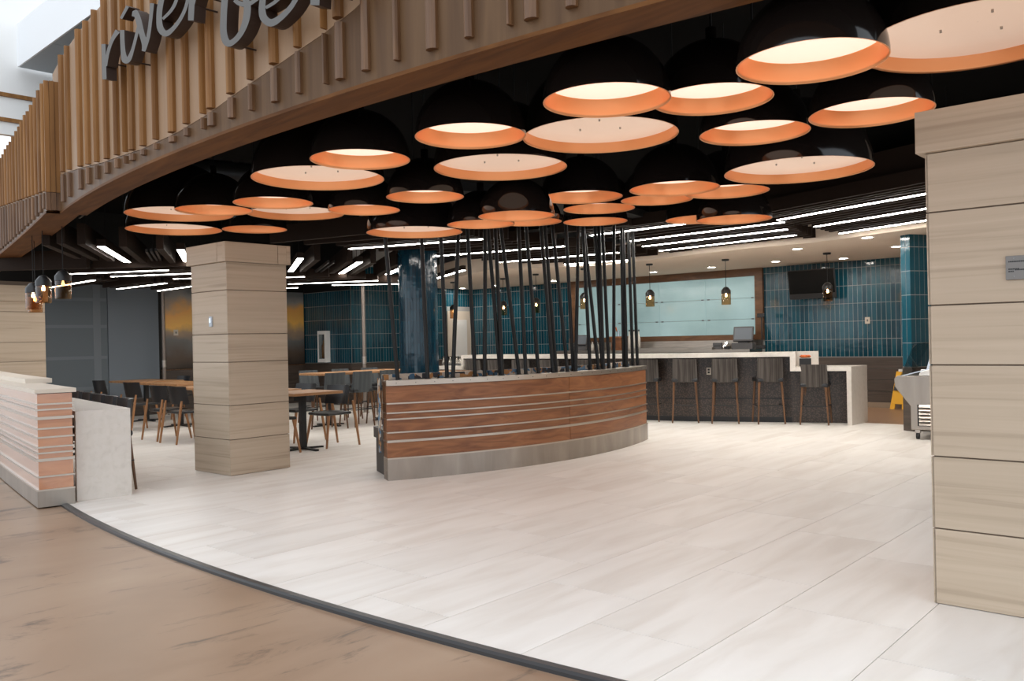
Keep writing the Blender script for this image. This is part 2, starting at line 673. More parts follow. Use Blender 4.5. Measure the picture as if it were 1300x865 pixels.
# floors ------------------------------------------------------------
c_mb = MB().box(-30, 30, -8, 40, -0.06, -0.012)
struct(c_mb.build('floor_concourse', 'concourse'))
arcpts = [arc(a * D2R, CR) for a in [x * 0.5 for x in range(390, 487)]]
outer = [(p.x, p.y) for p in arcpts] + [(11.5, 6.0), (11.5, 26.0), (-7.0, 26.0)]
floor = struct(MB().prism(outer, -0.05, -0.004).build('floor', 'grout'))
planes = []
for a, b in zip(arcpts[:-1], arcpts[1:]):
    d = b - a
    planes.append((a.x, a.y, -d.y, d.x))
planes = [planes[i] for i in range(0, len(planes), 2)] + planes[-1:]
pA = atz(992, 769, 0)
sJ, tJ = to_st(pA)
TW, TLN, GAP = 0.6, 1.2, 0.0022
cand = []
kit = to_st(atz(1103, 537.2, 0))
for k in range(-14, 32):
    t0 = tJ + (k - 1) * TW
    off = sJ + 0.42 * k
    for j in range(-12, 16):
        s0 = off + j * TLN
        mid = st(s0 + TLN / 2, t0 + TW / 2)
        if mid.y < 1.5 or s0 > SA - 0.05:
            continue
        if t0 > T3:
            continue
        if t0 > TB and s0 > S2:
            continue
        sq = [st(s, t) for s, t in ((s0 + GAP, t0 + GAP), (s0 + TLN - GAP, t0 + GAP), (s0 + TLN - GAP, t0 + TW - GAP), (s0 + GAP, t0 + TW - GAP))]
        poly = clip([(p.x, p.y) for p in sq], planes)
        if len(poly) < 3:
            continue
        pr = [proj((x, y, 0)) for x, y in poly if y > 0.8]
        if not pr or max(p[0] for p in pr) < -60 or min(p[0] for p in pr) > 1360 or min(p[1] for p in pr) > 960:
            continue
        full = len(poly) == 4 and all((poly[i][0] - sq[i].x) ** 2 + (poly[i][1] - sq[i].y) ** 2 < 1e-8 for i in range(4))
        ar = 0.0
        for i in range(len(poly)):
            a, b = poly[i], poly[(i + 1) % len(poly)]
            ar += a[0] * b[1] - b[0] * a[1]
        cand.append((abs(ar) / mid.y ** 3, full, poly, st(s0, t0)))
cand.sort(key=lambda c: -c[0])
full_me = None
rest = MB()
for i, (a, full, poly, org) in enumerate(cand):
    if i < 300:
        if full:
            if full_me is None:
                m = MB().box(GAP, TLN - GAP, GAP, TW - GAP, -0.012, 0.0)
                full_me = m.build('tile', 'floor_stone', floor, org, GA)
                full_me.location = org
            else:
                o = obj('tile', full_me.data, floor, org, GA)
        else:
            loc = [((x - org.x) * E1.x + (y - org.y) * E1.y, (x - org.x) * E2.x + (y - org.y) * E2.y) for x, y in poly]
            MB().prism(loc, -0.012, 0.0).build('tile', 'floor_stone', floor, org, GA)
    else:
        rest.prism(poly, -0.012, 0.0)
if rest.v:
    tag(rest.build('far_tile', 'floor_stone', floor), kind='stuff')

# threshold strip along the edge of the tiles
prof = [(-0.035, -0.012), (-0.035, 0.004), (-0.02, 0.012), (0.016, 0.012), (0.022, 0.004), (0.022, -0.012)]
rows = [[arc(a * 0.4 * D2R, CR + 0.006 - d, z) for d, z in prof] for a in range(int(218.35 / 0.4), int(243 / 0.4))]
struct(MB().grid(rows).build('trim_1', 'threshold'))

# kitchen floor beside the bar
ks = kit[0]
kp = [st(ks, -4.5), st(SA, -4.5), st(SA, kit[1] + 1.0), st(ks, kit[1] + 1.0)]
struct(MB().prism([(p.x, p.y) for p in kp], -0.003, 0.004).build('floor_kitchen', 'brown_floor'))


# walls -------------------------------------------------------------
def wall_box(a, b, n, thick, z0, z1, name, m, parent=None):
    """slab from a to b (2-D points), thickness against the normal n"""
    q = [(a.x, a.y), (b.x, b.y), (b.x - n.x * thick, b.y - n.y * thick), (a.x - n.x * thick, a.y - n.y * thick)]
    return MB().prism(q, z0, z1).build(name, m, parent)


def tile_field(a, b, n, z0, z1, name, parent, pitch=0.083, row=0.327, m='teal_tile', holes=()):
    d = b - a
    L_ = d.length
    d = d.normalized()
    mb = MB()
    cols = int(L_ / pitch)
    z = z0
    while z < z1 - 0.02:
        ze = min(z + row, z1)
        for c in range(cols + 1):
            u0, u1 = c * pitch + 0.004, min((c + 1) * pitch - 0.004, L_)
            if u1 - u0 < 0.01:
                continue
            um = (u0 + u1) / 2
            if any(h[0] < um < h[1] and h[2] < (z + ze) / 2 < h[3] for h in holes):
                continue
            p, q = a + d * u0, a + d * u1
            o = n * 0.003
            mb.add([(p.x, p.y, z + .004), (q.x, q.y, z + .004), (q.x, q.y, ze - .004), (p.x, p.y, ze - .004),
                    (p.x + o.x, p.y + o.y, z + .005), (q.x + o.x, q.y + o.y, z + .005), (q.x + o.x, q.y + o.y, ze - .004), (p.x + o.x, p.y + o.y, ze - .004)],
                   [(4, 5, 6, 7), (0, 1, 5, 4), (1, 2, 6, 5), (2, 3, 7, 6), (3, 0, 4, 7)])
        z += row
    return tag(mb.build(name, m, parent), kind='stuff')


tR = on_s(1215, SA)
WIN_R, WIN_L = on_s(961, SA), on_s(734, SA)
FR_R, FR_L = on_s(971, SA), on_s(726, SA)
ZT = 3.1
wb = struct(wall_box(st(SA, tR - 3), st(SA, TB + 0.3), -E1, 0.15, 0, 4.02, 'wall_back', 'tile_grout'))
a, b = st(SA, tR - 3), st(SA, FR_R)
tile_field(a, b, -E1, TILE0, ZT, 'wall_tile', wb)
a, b = st(SA, FR_L), st(SA, TB)
tile_field(a, b, -E1, TILE0, ZT, 'wall_tile', wb)
zz = 0.1
while zz < TILE0 - 0.02:                   # dark plank wainscot
    wall_box(st(SA, tR - 3), st(SA, TB), -E1, -0.02, zz, min(zz + 0.2, TILE0) - 0.004, 'plank', 'wainscot_wood', wb)
    zz += 0.205
struct(wall_box(st(SA, tR - 3), st(SA, TB), -E1, -0.03, 0, 0.1, 'baseboard_back', 'base_tile'))

# wall B (door wall), C, D
wB = struct(wall_box(st(SA, TB), st(S2, TB), -E2, 0.15, 0, 4.02, 'wall_door_side', 'tile_grout'))
dS0, dS1 = on_t(597, TB), on_t(568, TB)
LB = SA - S2
tile_field(st(SA, TB), st(S2, TB), -E2, TILE0, ZT, 'wall_tile', wB, holes=((SA - dS0 - .02, SA - dS1 + .02, 0, 2.12),))
zz = 0.0
while zz < TILE0 - 0.02:
    wall_box(st(dS1 - .02, TB), st(S2, TB), -E2, -0.02, zz, min(zz + 0.23, TILE0) - 0.004, 'plank', 'wainscot_wood', wB)
    zz += 0.23
wC = struct(wall_box(st(S2, TB), st(S2, T3), -E1, 0.15, 0, 4.02, 'wall_extinguisher', 'tile_grout'))
tile_field(st(S2, TB), st(S2, T3), -E1, TILE0, 2.56, 'wall_tile', wC)
wall_box(st(S2, TB), st(S2, T3), -E1, -0.012, 2.56, 4.02, 'upper_wall', 'black', wC)
zz = 0.0
while zz < TILE0 - 0.02:
    wall_box(st(S2, TB), st(S2, T3), -E1, -0.02, zz, min(zz + 0.23, TILE0) - 0.004, 'plank', 'wainscot_wood', wC)
    zz += 0.23
sM = on_t(204, T3)                         # start of the shaded window
sEnd = on_t(-120, T3)
wD = struct(wall_box(st(S2, T3), st(sEnd, T3), -E2, 0.15, 0, 4.02, 'wall_left', 'black'))
zz = 0.0
while zz < 0.86:
    wall_box(st(S2, T3), st(sM, T3), -E2, -0.03, zz, min(zz + 0.22, 0.88) - 0.004, 'plank', 'wainscot_wood', wD)
    zz += 0.22
wall_box(st(S2, T3), st(sM, T3), -E2, -0.045, 0.88, 0.90, 'ledge', 'oak_dark', wD)
step = (S2 - sM - 0.1) / 4
for i in range(4):                         # printed metal panels
    s_a = S2 - 0.03 - i * step
    wall_box(st(s_a, T3), st(s_a - step + 0.012, T3), -E2, -0.02, 0.91, 2.58, 'mural_panel', 'mural_print', wD)

# shaded window (grey roller shades with mullions behind)
win = struct(thing('window_1', None, None))
sm = on_t(137, T3)
wall_box(st(sM - .05, T3), st(sm, T3), -E2, -0.03, 0.35, 2.6, 'roller_shade', 'shade_grey', win)
wall_box(st(sm - .01, T3), st(sEnd, T3), -E2, -0.02, 0.35, 2.6, 'roller_shade', 'shade_dark', win)
for pxv in (123, 40, -30):
    s_ = on_t(pxv, T3)
    wall_box(st(s_ + .07, T3), st(s_ - .07, T3), -E2, -0.026, 0.35, 2.6, 'mullion', 'mullion', win)
for zv in (2.31, 1.79, 1.19, 0.6):
    wall_box(st(sm - .02, T3), st(sEnd, T3), -E2, -0.025, zv - .03, zv + .03, 'rail', 'mullion', win)
wall_box(st(sM - .05, T3), st(sEnd, T3), -E2, -0.06, 0, 0.35, 'sill', 'wainscot_wood', win)

# right closing wall and front-right wall, out of the picture
struct(wall_box(st(SA, tR - 3), st(9.0, tR - 3), E2, 0.15, 0, 4.0, 'wall_right', 'beige'))

# window over the back bar
w2 = struct(thing('window_2', None, None))
zw0, zw1 = 1.37, 2.53


def on_wall(t0, t1, z0, z1, d0, d1, name, m, parent, bevel=0):
    p = [st(SA - d0, t0), st(SA - d0, t1), st(SA - d1, t1), st(SA - d1, t0)]
    return MB().prism([(q.x, q.y) for q in p], z0, z1).build(name, m, parent, bevel=bevel)


ncol = 4
wp = (WIN_L - WIN_R) / ncol
rws = [zw0, 1.68, 2.10, zw1]
for c in range(ncol):
    for r in range(3):
        on_wall(WIN_R + c * wp + .004, WIN_R + (c + 1) * wp - .004, rws[r] + .004, rws[r + 1] - .004, 0.0, 0.02, 'pane', 'frosted_window', w2)
for c in range(ncol + 1):
    for r in (1, 2):
        for s in (-1, 1):
            tt = WIN_R + c * wp + s * 0.07
            if WIN_R < tt < WIN_L:
                on_wall(tt - .025, tt + .025, rws[r] - .012, rws[r] + .012, .02, .03, 'clip', 'plastic_grey', w2)
on_wall(FR_R, FR_L, zw1, zw1 + .16, 0, .07, 'head_frame', 'frame_wood', w2)
on_wall(FR_R, FR_L, zw0 - .11, zw0, 0, .10, 'sill_frame', 'frame_wood', w2)
on_wall(FR_R, WIN_R, zw0, zw1, 0, .07, 'side_frame', 'frame_wood', w2)
on_wall(WIN_L, FR_L, zw0, zw1, 0, .07, 'side_frame', 'frame_wood', w2)

# door in the far corner
d1 = struct(thing('door_1', None, None))


def on_wallB(s0, s1, z0, z1, d0, d1_, name, m, parent):
    p = [st(s0, TB - d0), st(s1, TB - d0), st(s1, TB - d1_), st(s0, TB - d1_)]
    return MB().prism([(q.x, q.y) for q in p], z0, z1).build(name, m, parent)


on_wallB(dS1, dS0, 0, 2.12, 0, .03, 'door_frame', 'warm_white', d1)
dm = (dS0 - dS1)
on_wallB(dS1 + dm * .2, dS0 - dm * .2, 0.05, 1.9, .03, .05, 'door_leaf', 'white_paint', d1)
for i in range(14):
    on_wallB(dS1 + dm * .27, dS0 - dm * .27, .5 + i * .095, .57 + i * .095, .05, .062, 'louver', 'white_paint', d1)

# ceilings ----------------------------------------------------------
ceil_poly = [(p.x, p.y) for p in (arc(a * D2R, CR - 0.3) for a in range(216, 244))] + [(11.5, 6.0), (11.5, 26.0), (-11.6, 26.0), (-11.6, 18.0)]
ceiling = struct(MB().prism(ceil_poly, 4.02, 4.1).build('ceiling', 'ceiling_black'))
edge_px = [(548, 359), (623, 342), (767, 337), (852, 326.5), (945, 316), (1034, 308), (1100, 299), (1172, 289), (1260, 276)]
edge = [atz(x, y, CEIL) for x, y in edge_px]
bp = [(p.x, p.y) for p in edge] + [(9.5, 10.5), (9.5, 24.5), (-3.0, 24.5)]
cb = struct(MB().prism(bp[::-1], CEIL, CEIL + 0.35).build('ceiling_bar', 'beige'))

# ================================================================== CURVED WOODEN FRONT
RF = CR - 0.17
fr = struct(thing('wall_front', None, None))
PH0, PH1 = cyl(70, 262, RF)[0], 241 * D2R
ZTOP = 4.15
seam_px = [(80, 221), (130, 207), (180, 190), (225, 169), (265, 145), (300, 119), (350, 85), (410, 44), (452, 11)]
seam = [cyl(x, y, RF) for x, y in seam_px]
seam += [(seam[-1][0] + 0.05, 3.55), (seam[-1][0] + 0.12, 4.1), (seam[-1][0] + 0.3, 4.14)]


def seam_z(ph):
    if ph <= seam[0][0]:
        return seam[0][1]
    for (a, za), (b, zb_) in zip(seam[:-1], seam[1:]):
        if a <= ph <= b:
            return za + (zb_ - za) * (ph - a) / (b - a)
    return seam[-1][1]


def arc_slab(name, m, r0, r1, zlo, zhi, p0, p1, parent, step=0.004):
    """curved slab between radii r0 < r1; zlo / zhi may be functions of phi"""
    n = max(2, int((p1 - p0) / step))
    lo = zlo if callable(zlo) else (lambda p: zlo)
    hi = zhi if callable(zhi) else (lambda p: zhi)
    rows = []
    for i in range(n + 1):
        p = p0 + (p1 - p0) * i / n
        rows.append([arc(p, r1, lo(p)), arc(p, r1, hi(p)), arc(p, r0, hi(p)), arc(p, r0, lo(p)), arc(p, r1, lo(p))])
    mb = MB().grid(rows)
    mb.add(rows[0][:4], [(0, 1, 2, 3)])
    mb.add(rows[-1][:4], [(3, 2, 1, 0)])
    return mb.build(name, m, parent)


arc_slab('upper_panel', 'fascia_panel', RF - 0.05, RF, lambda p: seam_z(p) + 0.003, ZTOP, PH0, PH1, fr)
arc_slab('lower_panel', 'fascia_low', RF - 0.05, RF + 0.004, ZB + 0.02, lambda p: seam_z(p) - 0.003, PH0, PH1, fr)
arc_slab('soffit', 'soffit_oak', RF - 0.23, RF + 0.01, ZB, ZB + 0.02, cyl(60, 275, CR - .06)[0] + 0.0042, PH1, fr)
arc_slab('back_panel', 'black', RF - 0.23, RF - 0.21, ZB + 0.02, 4.02, PH0, PH1, fr, step=0.02)


def batten(ph, r, wd, dp, z0, z1, m, name='batten', parent=fr):
    rad = Vector((math.cos(ph), math.sin(ph), 0))
    tan = Vector((-math.sin(ph), math.cos(ph), 0))
    pr = [(-.5, 0), (-.5, .55), (-.3, .9), (-.1, 1.0), (.1, 1.0), (.3, .9), (.5, .55), (.5, 0)]
    base = arc(ph, r, 0)
    poly = [tan * (u * wd) + rad * (v * dp) for u, v in pr]
    mb = MB().sweep(poly, (0, 0, 0), (0, 0, z1 - z0))
    return mb.build(name, m, parent, (base.x, base.y, z0))


right_b = [(83.5, 7), (91.5, 5), (105.5, 9), (115.5, 7), (126.5, 5), (139, 8.5), (152, 6), (163, 2), (171, 10), (185, 8), (201.5, 5), (221.5, 13),
           (240, 8), (261.5, 4), (271, 12.5), (296.5, 11), (322, 5.5), (351.5, 13), (382, 8), (416, 3.5), (433.5, 15), (466, 12), (505.5, 7),
           (549, 17.5), (596, 12), (648, 5.5), (674, 20), (725, 16), (784, 10), (840, 8), (905, 14), (980, 10)]
for px, wpx in right_b:
    yb = 432 - (proj(arc(cyl(px, 200, RF)[0], RF, 2.75))[1] - 432) * -1
    ph = cyl(px, yb, RF)[0]
    P = arc(ph, RF)
    wd = wpx * P.y / F / 1.02
    sz = seam_z(ph)
    if sz < ZTOP - 0.1:
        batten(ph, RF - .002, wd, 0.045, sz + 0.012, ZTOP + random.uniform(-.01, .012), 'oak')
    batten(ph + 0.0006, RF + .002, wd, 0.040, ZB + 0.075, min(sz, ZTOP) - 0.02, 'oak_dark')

# the left length of the front stands a little proud and turns back at its end
RL = CR - 0.06
pe = cyl(60, 275, RL)[0]
p_start = pe - 0.34


def rl(ph):
    return RL + max(0.0, pe - ph) ** 2 * 12.0


n = 60
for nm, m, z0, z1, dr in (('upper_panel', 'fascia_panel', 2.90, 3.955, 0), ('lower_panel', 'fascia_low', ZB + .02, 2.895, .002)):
    rows = []
    for i in range(n + 1):
        p = p_start + (pe - p_start) * i / n
        zs0 = z0 if nm == 'lower_panel' else 2.90 + (pe - p) * 2.2
        zs1 = z1 if nm == 'upper_panel' else 2.895 + (pe - p) * 2.2
        rows.append([arc(p, rl(p) + dr, zs0), arc(p, rl(p) + dr, zs1), arc(p, rl(p) - .05, zs1), arc(p, rl(p) - .05, zs0), arc(p, rl(p) + dr, zs0)])
    mb = MB().grid(rows)
    mb.add(rows[0][:4], [(0, 1, 2, 3)]).add(rows[-1][:4], [(3, 2, 1, 0)])
    mb.build(nm, m, fr)
rows = []
for i in range(n + 1):
    p = p_start + (pe + .004 - p_start) * i / n
    rows.append([arc(p, rl(p) + .02, ZB), arc(p, rl(p) + .02, ZB + .02), arc(p, rl(p) - .27, ZB + .02), arc(p, rl(p) - .27, ZB), arc(p, rl(p) + .02, ZB)])
MB().grid(rows).build('soffit', 'soffit_oak', fr)
ph = pe - 0.003
k = 0
while ph > p_start:
    wd = random.choice([0.05, 0.06, 0.045, 0.07])
    sz = 2.897 + (pe - ph) * 2.2
    batten(ph, rl(ph), wd, 0.036, sz + .008, 3.965 + random.uniform(-.01, .01), 'oak')
    batten(ph + .0004, rl(ph) + .002, wd * .95, 0.034, ZB + .06, sz - .015, 'oak_dark')
    ph -= (wd + random.uniform(0.17, 0.26)) / CR
    k += 1
# end return, wood strips side by side
for i in range(5):
    b0 = arc(pe + .003, RL + .02 - i * 0.045)
    rad = Vector((math.cos(pe), math.sin(pe), 0))
    tan = Vector((-math.sin(pe), math.cos(pe), 0))
    for z0, z1, m in ((ZB + .03, 2.88, 'oak_dark'), (2.885, 3.965, 'oak')):
        q = [b0, b0 - rad * .042, b0 - rad * .042 + tan * (.03 + .008 * (i % 2)), b0 + tan * (.03 + .008 * (i % 2))]
        MB().prism([(v.x, v.y) for v in q], z0, z1).build('end_strip', m, fr)

# ------------------------------------------------------------------ lettering on the front
sign = thing('lettering_sign', 'grey raised script letters standing off the battens of the wooden front', 'sign', arc(cyl(250, 60, RF)[0], RF + .17, 3.3))
base = Vector(sign.location)
RS = RF + 0.17


def letter(strokes, ox, oy, sc):
    """strokes: lists of (x, y, width) in a photo crop; laid on the cylinder RS and given depth"""
    face, side = MB(), MB()
    for stx in strokes:
        # resample with a smooth curve
        pts = []
        m_ = len(stx)
        for i in range(m_ - 1):
            p0, p1, p2, p3 = stx[max(0, i - 1)], stx[i], stx[i + 1], stx[min(m_ - 1, i + 2)]
            for u in (0, .25, .5, .75):
                pts.append([0.5 * ((2 * p1[c]) + (-p0[c] + p2[c]) * u + (2 * p0[c] - 5 * p1[c] + 4 * p2[c] - p3[c]) * u * u + (-p0[c] + 3 * p1[c] - 3 * p2[c] + p3[c]) * u ** 3) for c in range(3)])
        pts.append(list(stx[-1]))
        lft, rgt = [], []
        for i, (x, y, wd) in enumerate(pts):
            a_, b_ = pts[max(0, i - 1)], pts[min(len(pts) - 1, i + 1)]
            dx, dy = b_[0] - a_[0], b_[1] - a_[1]
            ln = math.hypot(dx, dy) or 1
            wd *= 1.22
            nx, ny = -dy / ln * wd / 2, dx / ln * wd / 2
            for lst, sg in ((lft, 1), (rgt, -1)):
                ph_, z_ = cyl(ox + (x + sg * nx) / sc, oy + (y + sg * ny) / sc, RS)
                lst.append((ph_, z_))
        fr_ = [[arc(p, RS, z) - base for p, z in lst] for lst in (lft, rgt)]
        bk_ = [[arc(p, RS - .075, z) - base for p, z in lst] for lst in (lft, rgt)]
        k_ = len(lft)
        face.grid([fr_[0], fr_[1]])
        side.grid([fr_[0], bk_[0]]).grid([fr_[1], bk_[1]]).grid([bk_[0], bk_[1]])
        side.add([fr_[0][0], fr_[1][0], bk_[1][0], bk_[0][0]], [(0, 1, 2, 3)])
        side.add([fr_[0][-1], fr_[1][-1], bk_[1][-1], bk_[0][-1]], [(0, 1, 2, 3)])
        # pin to the wall
        pm = pts[len(pts) // 2]
        ph_, z_ = cyl(ox + pm[0] / sc, oy + pm[1] / sc, RS)
        side.tube([arc(ph_, RS - .07, z_) - base, arc(ph_, RF - .01, z_) - base], .006, 6)
    f_ = face.build('letter', 'letter_face', sign)
    side.build('letter_return', 'letter_side', f_)


Z1 = (120, 0, 7.867)
Z2 = (260, 0, 7.647)
letter([[(88, 440, 34), (92, 560, 34), (95, 680, 36), (98, 792, 36)], [(112, 660, 22), (135, 520, 26), (175, 400, 30), (230, 310, 42)]], *Z1)
letter([[(276, 300, 36), (278, 400, 36), (286, 520, 40), (305, 600, 54), (345, 585, 40), (385, 480, 26), (430, 300, 26), (445, 230, 20)],
        [(264, 185, 22), (330, 62, 26)]], *Z1)
letter([[(390, 165, 30), (405, 118, 40), (435, 190, 48), (470, 330, 46), (500, 440, 46), (488, 512, 30)], [(492, 505, 30), (535, 370, 30), (558, 210, 28), (574, 32, 34)]], *Z1)
letter([[(680, 190, 22), (760, 110, 26), (812, 15, 28), (815, -70, 30), (750, -120, 36), (690, -60, 42), (655, 60, 46), (645, 190, 46), (660, 290, 54),
         (710, 335, 50), (775, 295, 36), (850, 200, 30), (905, 90, 28), (935, -20, 28)]], *Z1)
letter([[(985, -190, 44), (975, -20, 46), (966, 110, 48), (962, 205, 46)], [(985, 40, 28), (1010, -60, 34), (1075, -150, 40)]], *Z1)
letter([[(235, -420, 50), (205, -200, 52), (192, 0, 52), (182, 160, 52), (182, 320, 54), (215, 415, 58), (275, 405, 44), (350, 320, 44), (400, 190, 54), (412, 60, 56), (385, -20, 44), (320, -60, 34)],
        [(285, 0, 28), (340, 35, 38), (420, 40, 36), (510, -10, 26)]], *Z2)
letter([[(590, 75, 26), (680, 20, 28), (745, -55, 28), (725, -150, 34), (650, -150, 40), (580, -60, 46), (556, 60, 52), (570, 170, 60), (640, 222, 60), (730, 175, 48), (830, 75, 40), (905, -45, 38)]], *Z2)
letter([[(1085, -260, 70), (1075, -120, 74), (1068, 50, 72)], [(1100, -120, 40), (1180, -280, 50), (1260, -260, 56), (1270, -100, 60), (1330, -60, 44)]], *Z2)

# ================================================================== UPPER BULKHEAD BEYOND THE FRONT
q0, q1 = atz(24.5, 85.5, 5.0), atz(143.8, 0, 5.0)
dq = (q1 - q0).normalized()
q0e, q1e = q0, q1 + dq * 6
nrm = Vector((dq.y, -dq.x, 0))
nrm = nrm if nrm.x > 0 else -nrm
bk = struct(thing('trim_2', None, None))
sf = [q0e, q1e, q1e + nrm * 1.0, q0e + nrm * 1.0]
MB().prism([(p.x, p.y) for p in (q0e - nrm * .02, q1e - nrm * .02, q1e, q0e)], 5.0, 5.55).build('bulkhead_face', 'white_panel', bk)
L_ = (q1e - q0e).length
k = 0
u = 0.0
while u < L_ - .1:
    a, b = q0e + dq * (u + .006), q0e + dq * min(L_, u + 1.2)
    MB().prism([(p.x, p.y) for p in (a, b, b + nrm * .62, a + nrm * .62)], 5.0, 5.02).build('soffit_panel', 'grey_panel', bk)
    u += 1.2
MB().prism([(p.x, p.y) for p in (q0e + nrm * .68, q1e + nrm * .68, q1e + nrm * 1.9, q0e + nrm * 1.9)], 5.0, 5.02).build('soffit_panel', 'white_panel', bk)
wl = struct(thing('wall_atrium', None, None))
a, b = q0 - dq * .05 - nrm * 7, q0 - dq * .05 + nrm * 1.5
MB().prism([(p.x, p.y) for p in (a, b, b - dq * .1, a - dq * .1)], 4.12, 9.0).build('wall_face', 'white_paint', wl)
for z_ in (4.60, 4.28):
    MB().prism([(p.x, p.y) for p in (a, b - nrm * 1.1, b - nrm * 1.1 + dq * .03, a + dq * .03)], z_, z_ + .05).build('wood_rail', 'oak', wl)

# ================================================================== STONE COLUMNS
COURSE = [0.0, 0.375, 0.732, 1.185, 1.48, 1.94, 2.235]


def stone_column(corner, side, label, cap=(2.235, 2.44)):
    """square column; its nearest corner at 'corner', sides run along E1 and -/+E2"""
    s0, t0 = to_st(corner)
    c = thing('stone_column', label, 'column', st(s0 + side / 2, t0 + side / 2), GA)
    h = side / 2
    MB().box(-h + .012, h - .012, -h + .012, h - .012, 0, 2.40).build('core', 'column_joint', c)
    g = 0.0035
    for z0, z1 in zip(COURSE[:-1], COURSE[1:]):
        for k in range(4):
            mb = MB().box(-h + (g if k % 2 else 0.0), h - (g if k % 2 else 0.0), -h, -h + .014, z0 + g, z1 - g)
            mb.build('stone_panel', 'column_stone', c, (0, 0, 0), k * math.pi / 2, bevel=.002)
    e = h + 0.035
    for k in range(4):
        mb = MB()
        mb.box(-e, e - .16 - g, -e, -e + .05, cap[0], cap[1])
        mb.build('cap_panel', 'column_stone', c, (0, 0, 0), k * math.pi / 2, bevel=.002)
        MB().box(e - .16 + g, e - .0505, -e, -e + .05, cap[0], cap[1]).build('cap_panel', 'column_stone', c, (0, 0, 0), k * math.pi / 2, bevel=.002)
    MB().box(-e + .05, e - .05, -e + .05, e - .05, cap[0] + .03, cap[1] - .01).build('cap_top', 'column_joint', c)
    return c


pL = atz(293, 605, 0)
sL, tL = to_st(pL)
SIDE = 0.725
colL = stone_column(st(sL, tL), SIDE, 'square stone-clad column standing left of the curved wooden divider')
pR = atz(1186, 766, 0)
sR, tR_ = to_st(pR)
colR = stone_column(st(sR, tR_ - SIDE), SIDE, 'large square stone-clad column filling the right edge in front')
pF = atd(58, 440, 13.2)
sF, tF = to_st(pF)
colF = stone_column(st(sF - SIDE * 1.9, tF), SIDE * 1.9, 'distant stone-clad pier behind the striped counter at the left edge', (2.1, 2.34))
# small devices on the columns
p = atd(263, 408.5, 9.05)
sd = thing('card_reader', 'small pale blue badge reader on the left column face', 'reader', st(sL - .0, to_st(p)[1], p.z - .055), GA)
MB().box(-.016, 0, -.028, .028, 0, .11).build('reader_body', 'sensor', sd, bevel=.005)
MB().box(-.019, -.016, -.018, .018, .04, .09).build('reader_lens', 'chrome', sd)
p0 = atd(1278.5, 341, 3.6)
tpl = on_s(1279, sR)
pl = thing('metal_plaque', 'small square metal plaque with fine print on the near column', 'plaque', st(sR, tpl, 1.585), GA)
MB().box(-.014, 0, -.115, 0, 0, .112).build('plate', 'plaque_grey', pl, bevel=.002)
for cz, w0, w1 in ((.082, .012, .075), (.047, .012, .055), (.043, .04, .08), (.036, .012, .03)):
    mb = MB()
    u = w0
    while u < w1:
        du = random.uniform(.003, .007)
        mb.box(-.0150, -.014, -u - du, -u, cz, cz + .006)
        u += du + .0015
    mb.build('print_line', 'plastic_black', pl)
for cz in (.10, .016):
    MB().lathe([(0.0, -.002), (.004, -.002), (.004, .001)], 10).build('screw', 'chrome', pl, (-.015, -.036, cz))

# ================================================================== CURVED WOODEN DIVIDER WITH RODS
DX, DY, DR = -3.181, 13.333, 5.33


def darc(a, r, z=0.0):
    return Vector((DX + r * math.cos(a), DY + r * math.sin(a), z))


pa, pb = atz(492, 610.5, 0), atz(828, 558, 0)
A0 = math.atan2(pa.y - DY, pa.x - DX)
A1 = math.atan2(pb.y - DY, pb.x - DX)
dv = thing('curved_divider', 'curved low wooden divider with steel strips and steel base', 'divider', darc((A0 + A1) / 2, DR - .1))
db = Vector(dv.location)


def dslab(name, m, r0, r1, z0, z1, a0=A0, a1=A1, parent=dv, n=30, org=db, bevel=0):
    rows = []
    for i in range(n + 1):
        a = a0 + (a1 - a0) * i / n
        rows.append([darc(a, r1, z0) - org, darc(a, r1, z1) - org, darc(a, r0, z1) - org, darc(a, r0, z0) - org, darc(a, r1, z0) - org])
    mb = MB().grid(rows)
    mb.add(rows[0][:4], [(3, 2, 1, 0)]).add(rows[-1][:4], [(0, 1, 2, 3)])
    return mb.build(name, m, parent)


dslab('core', 'oak_dark', DR - .16, DR - .012, 0.0, .965)
dslab('base_plate', 'steel_base', DR - .17, DR + .008, 0.0, .215)
lev = [.215, .383, .47, .60, .662, .755, .93]
am = A0 + (A1 - A0) * .52
for z0, z1 in zip(lev[:-1], lev[1:]):
    dslab('wood_panel', 'divider_wood', DR - .15, DR - .004, z0 + .005, z1 - .005, A0, am - .0006)
    dslab('wood_panel', 'divider_wood', DR - .15, DR - .004, z0 + .005, z1 - .005, am + .0006, A1)
for i, z in enumerate(lev[:-1]):
    hh = .012 if i == 1 else .007
    dslab('steel_strip', 'steel_strip', DR - .17, DR + .012, z - hh, z + hh)
dslab('rim', 'steel_strip', DR - .19, DR + .014, .93, .98)
mb = MB()
for i in range(22):
    a = A0 + (A1 - A0) * (i + .5) / 22
    c_ = darc(a, DR + .015, .955) - db
    mb.box(c_.x - .004, c_.x + .004, c_.y - .003, c_.y + .003, c_.z - .004, c_.z + .004)
tag(mb.build('rivet', 'plastic_grey', dv), kind='stuff')

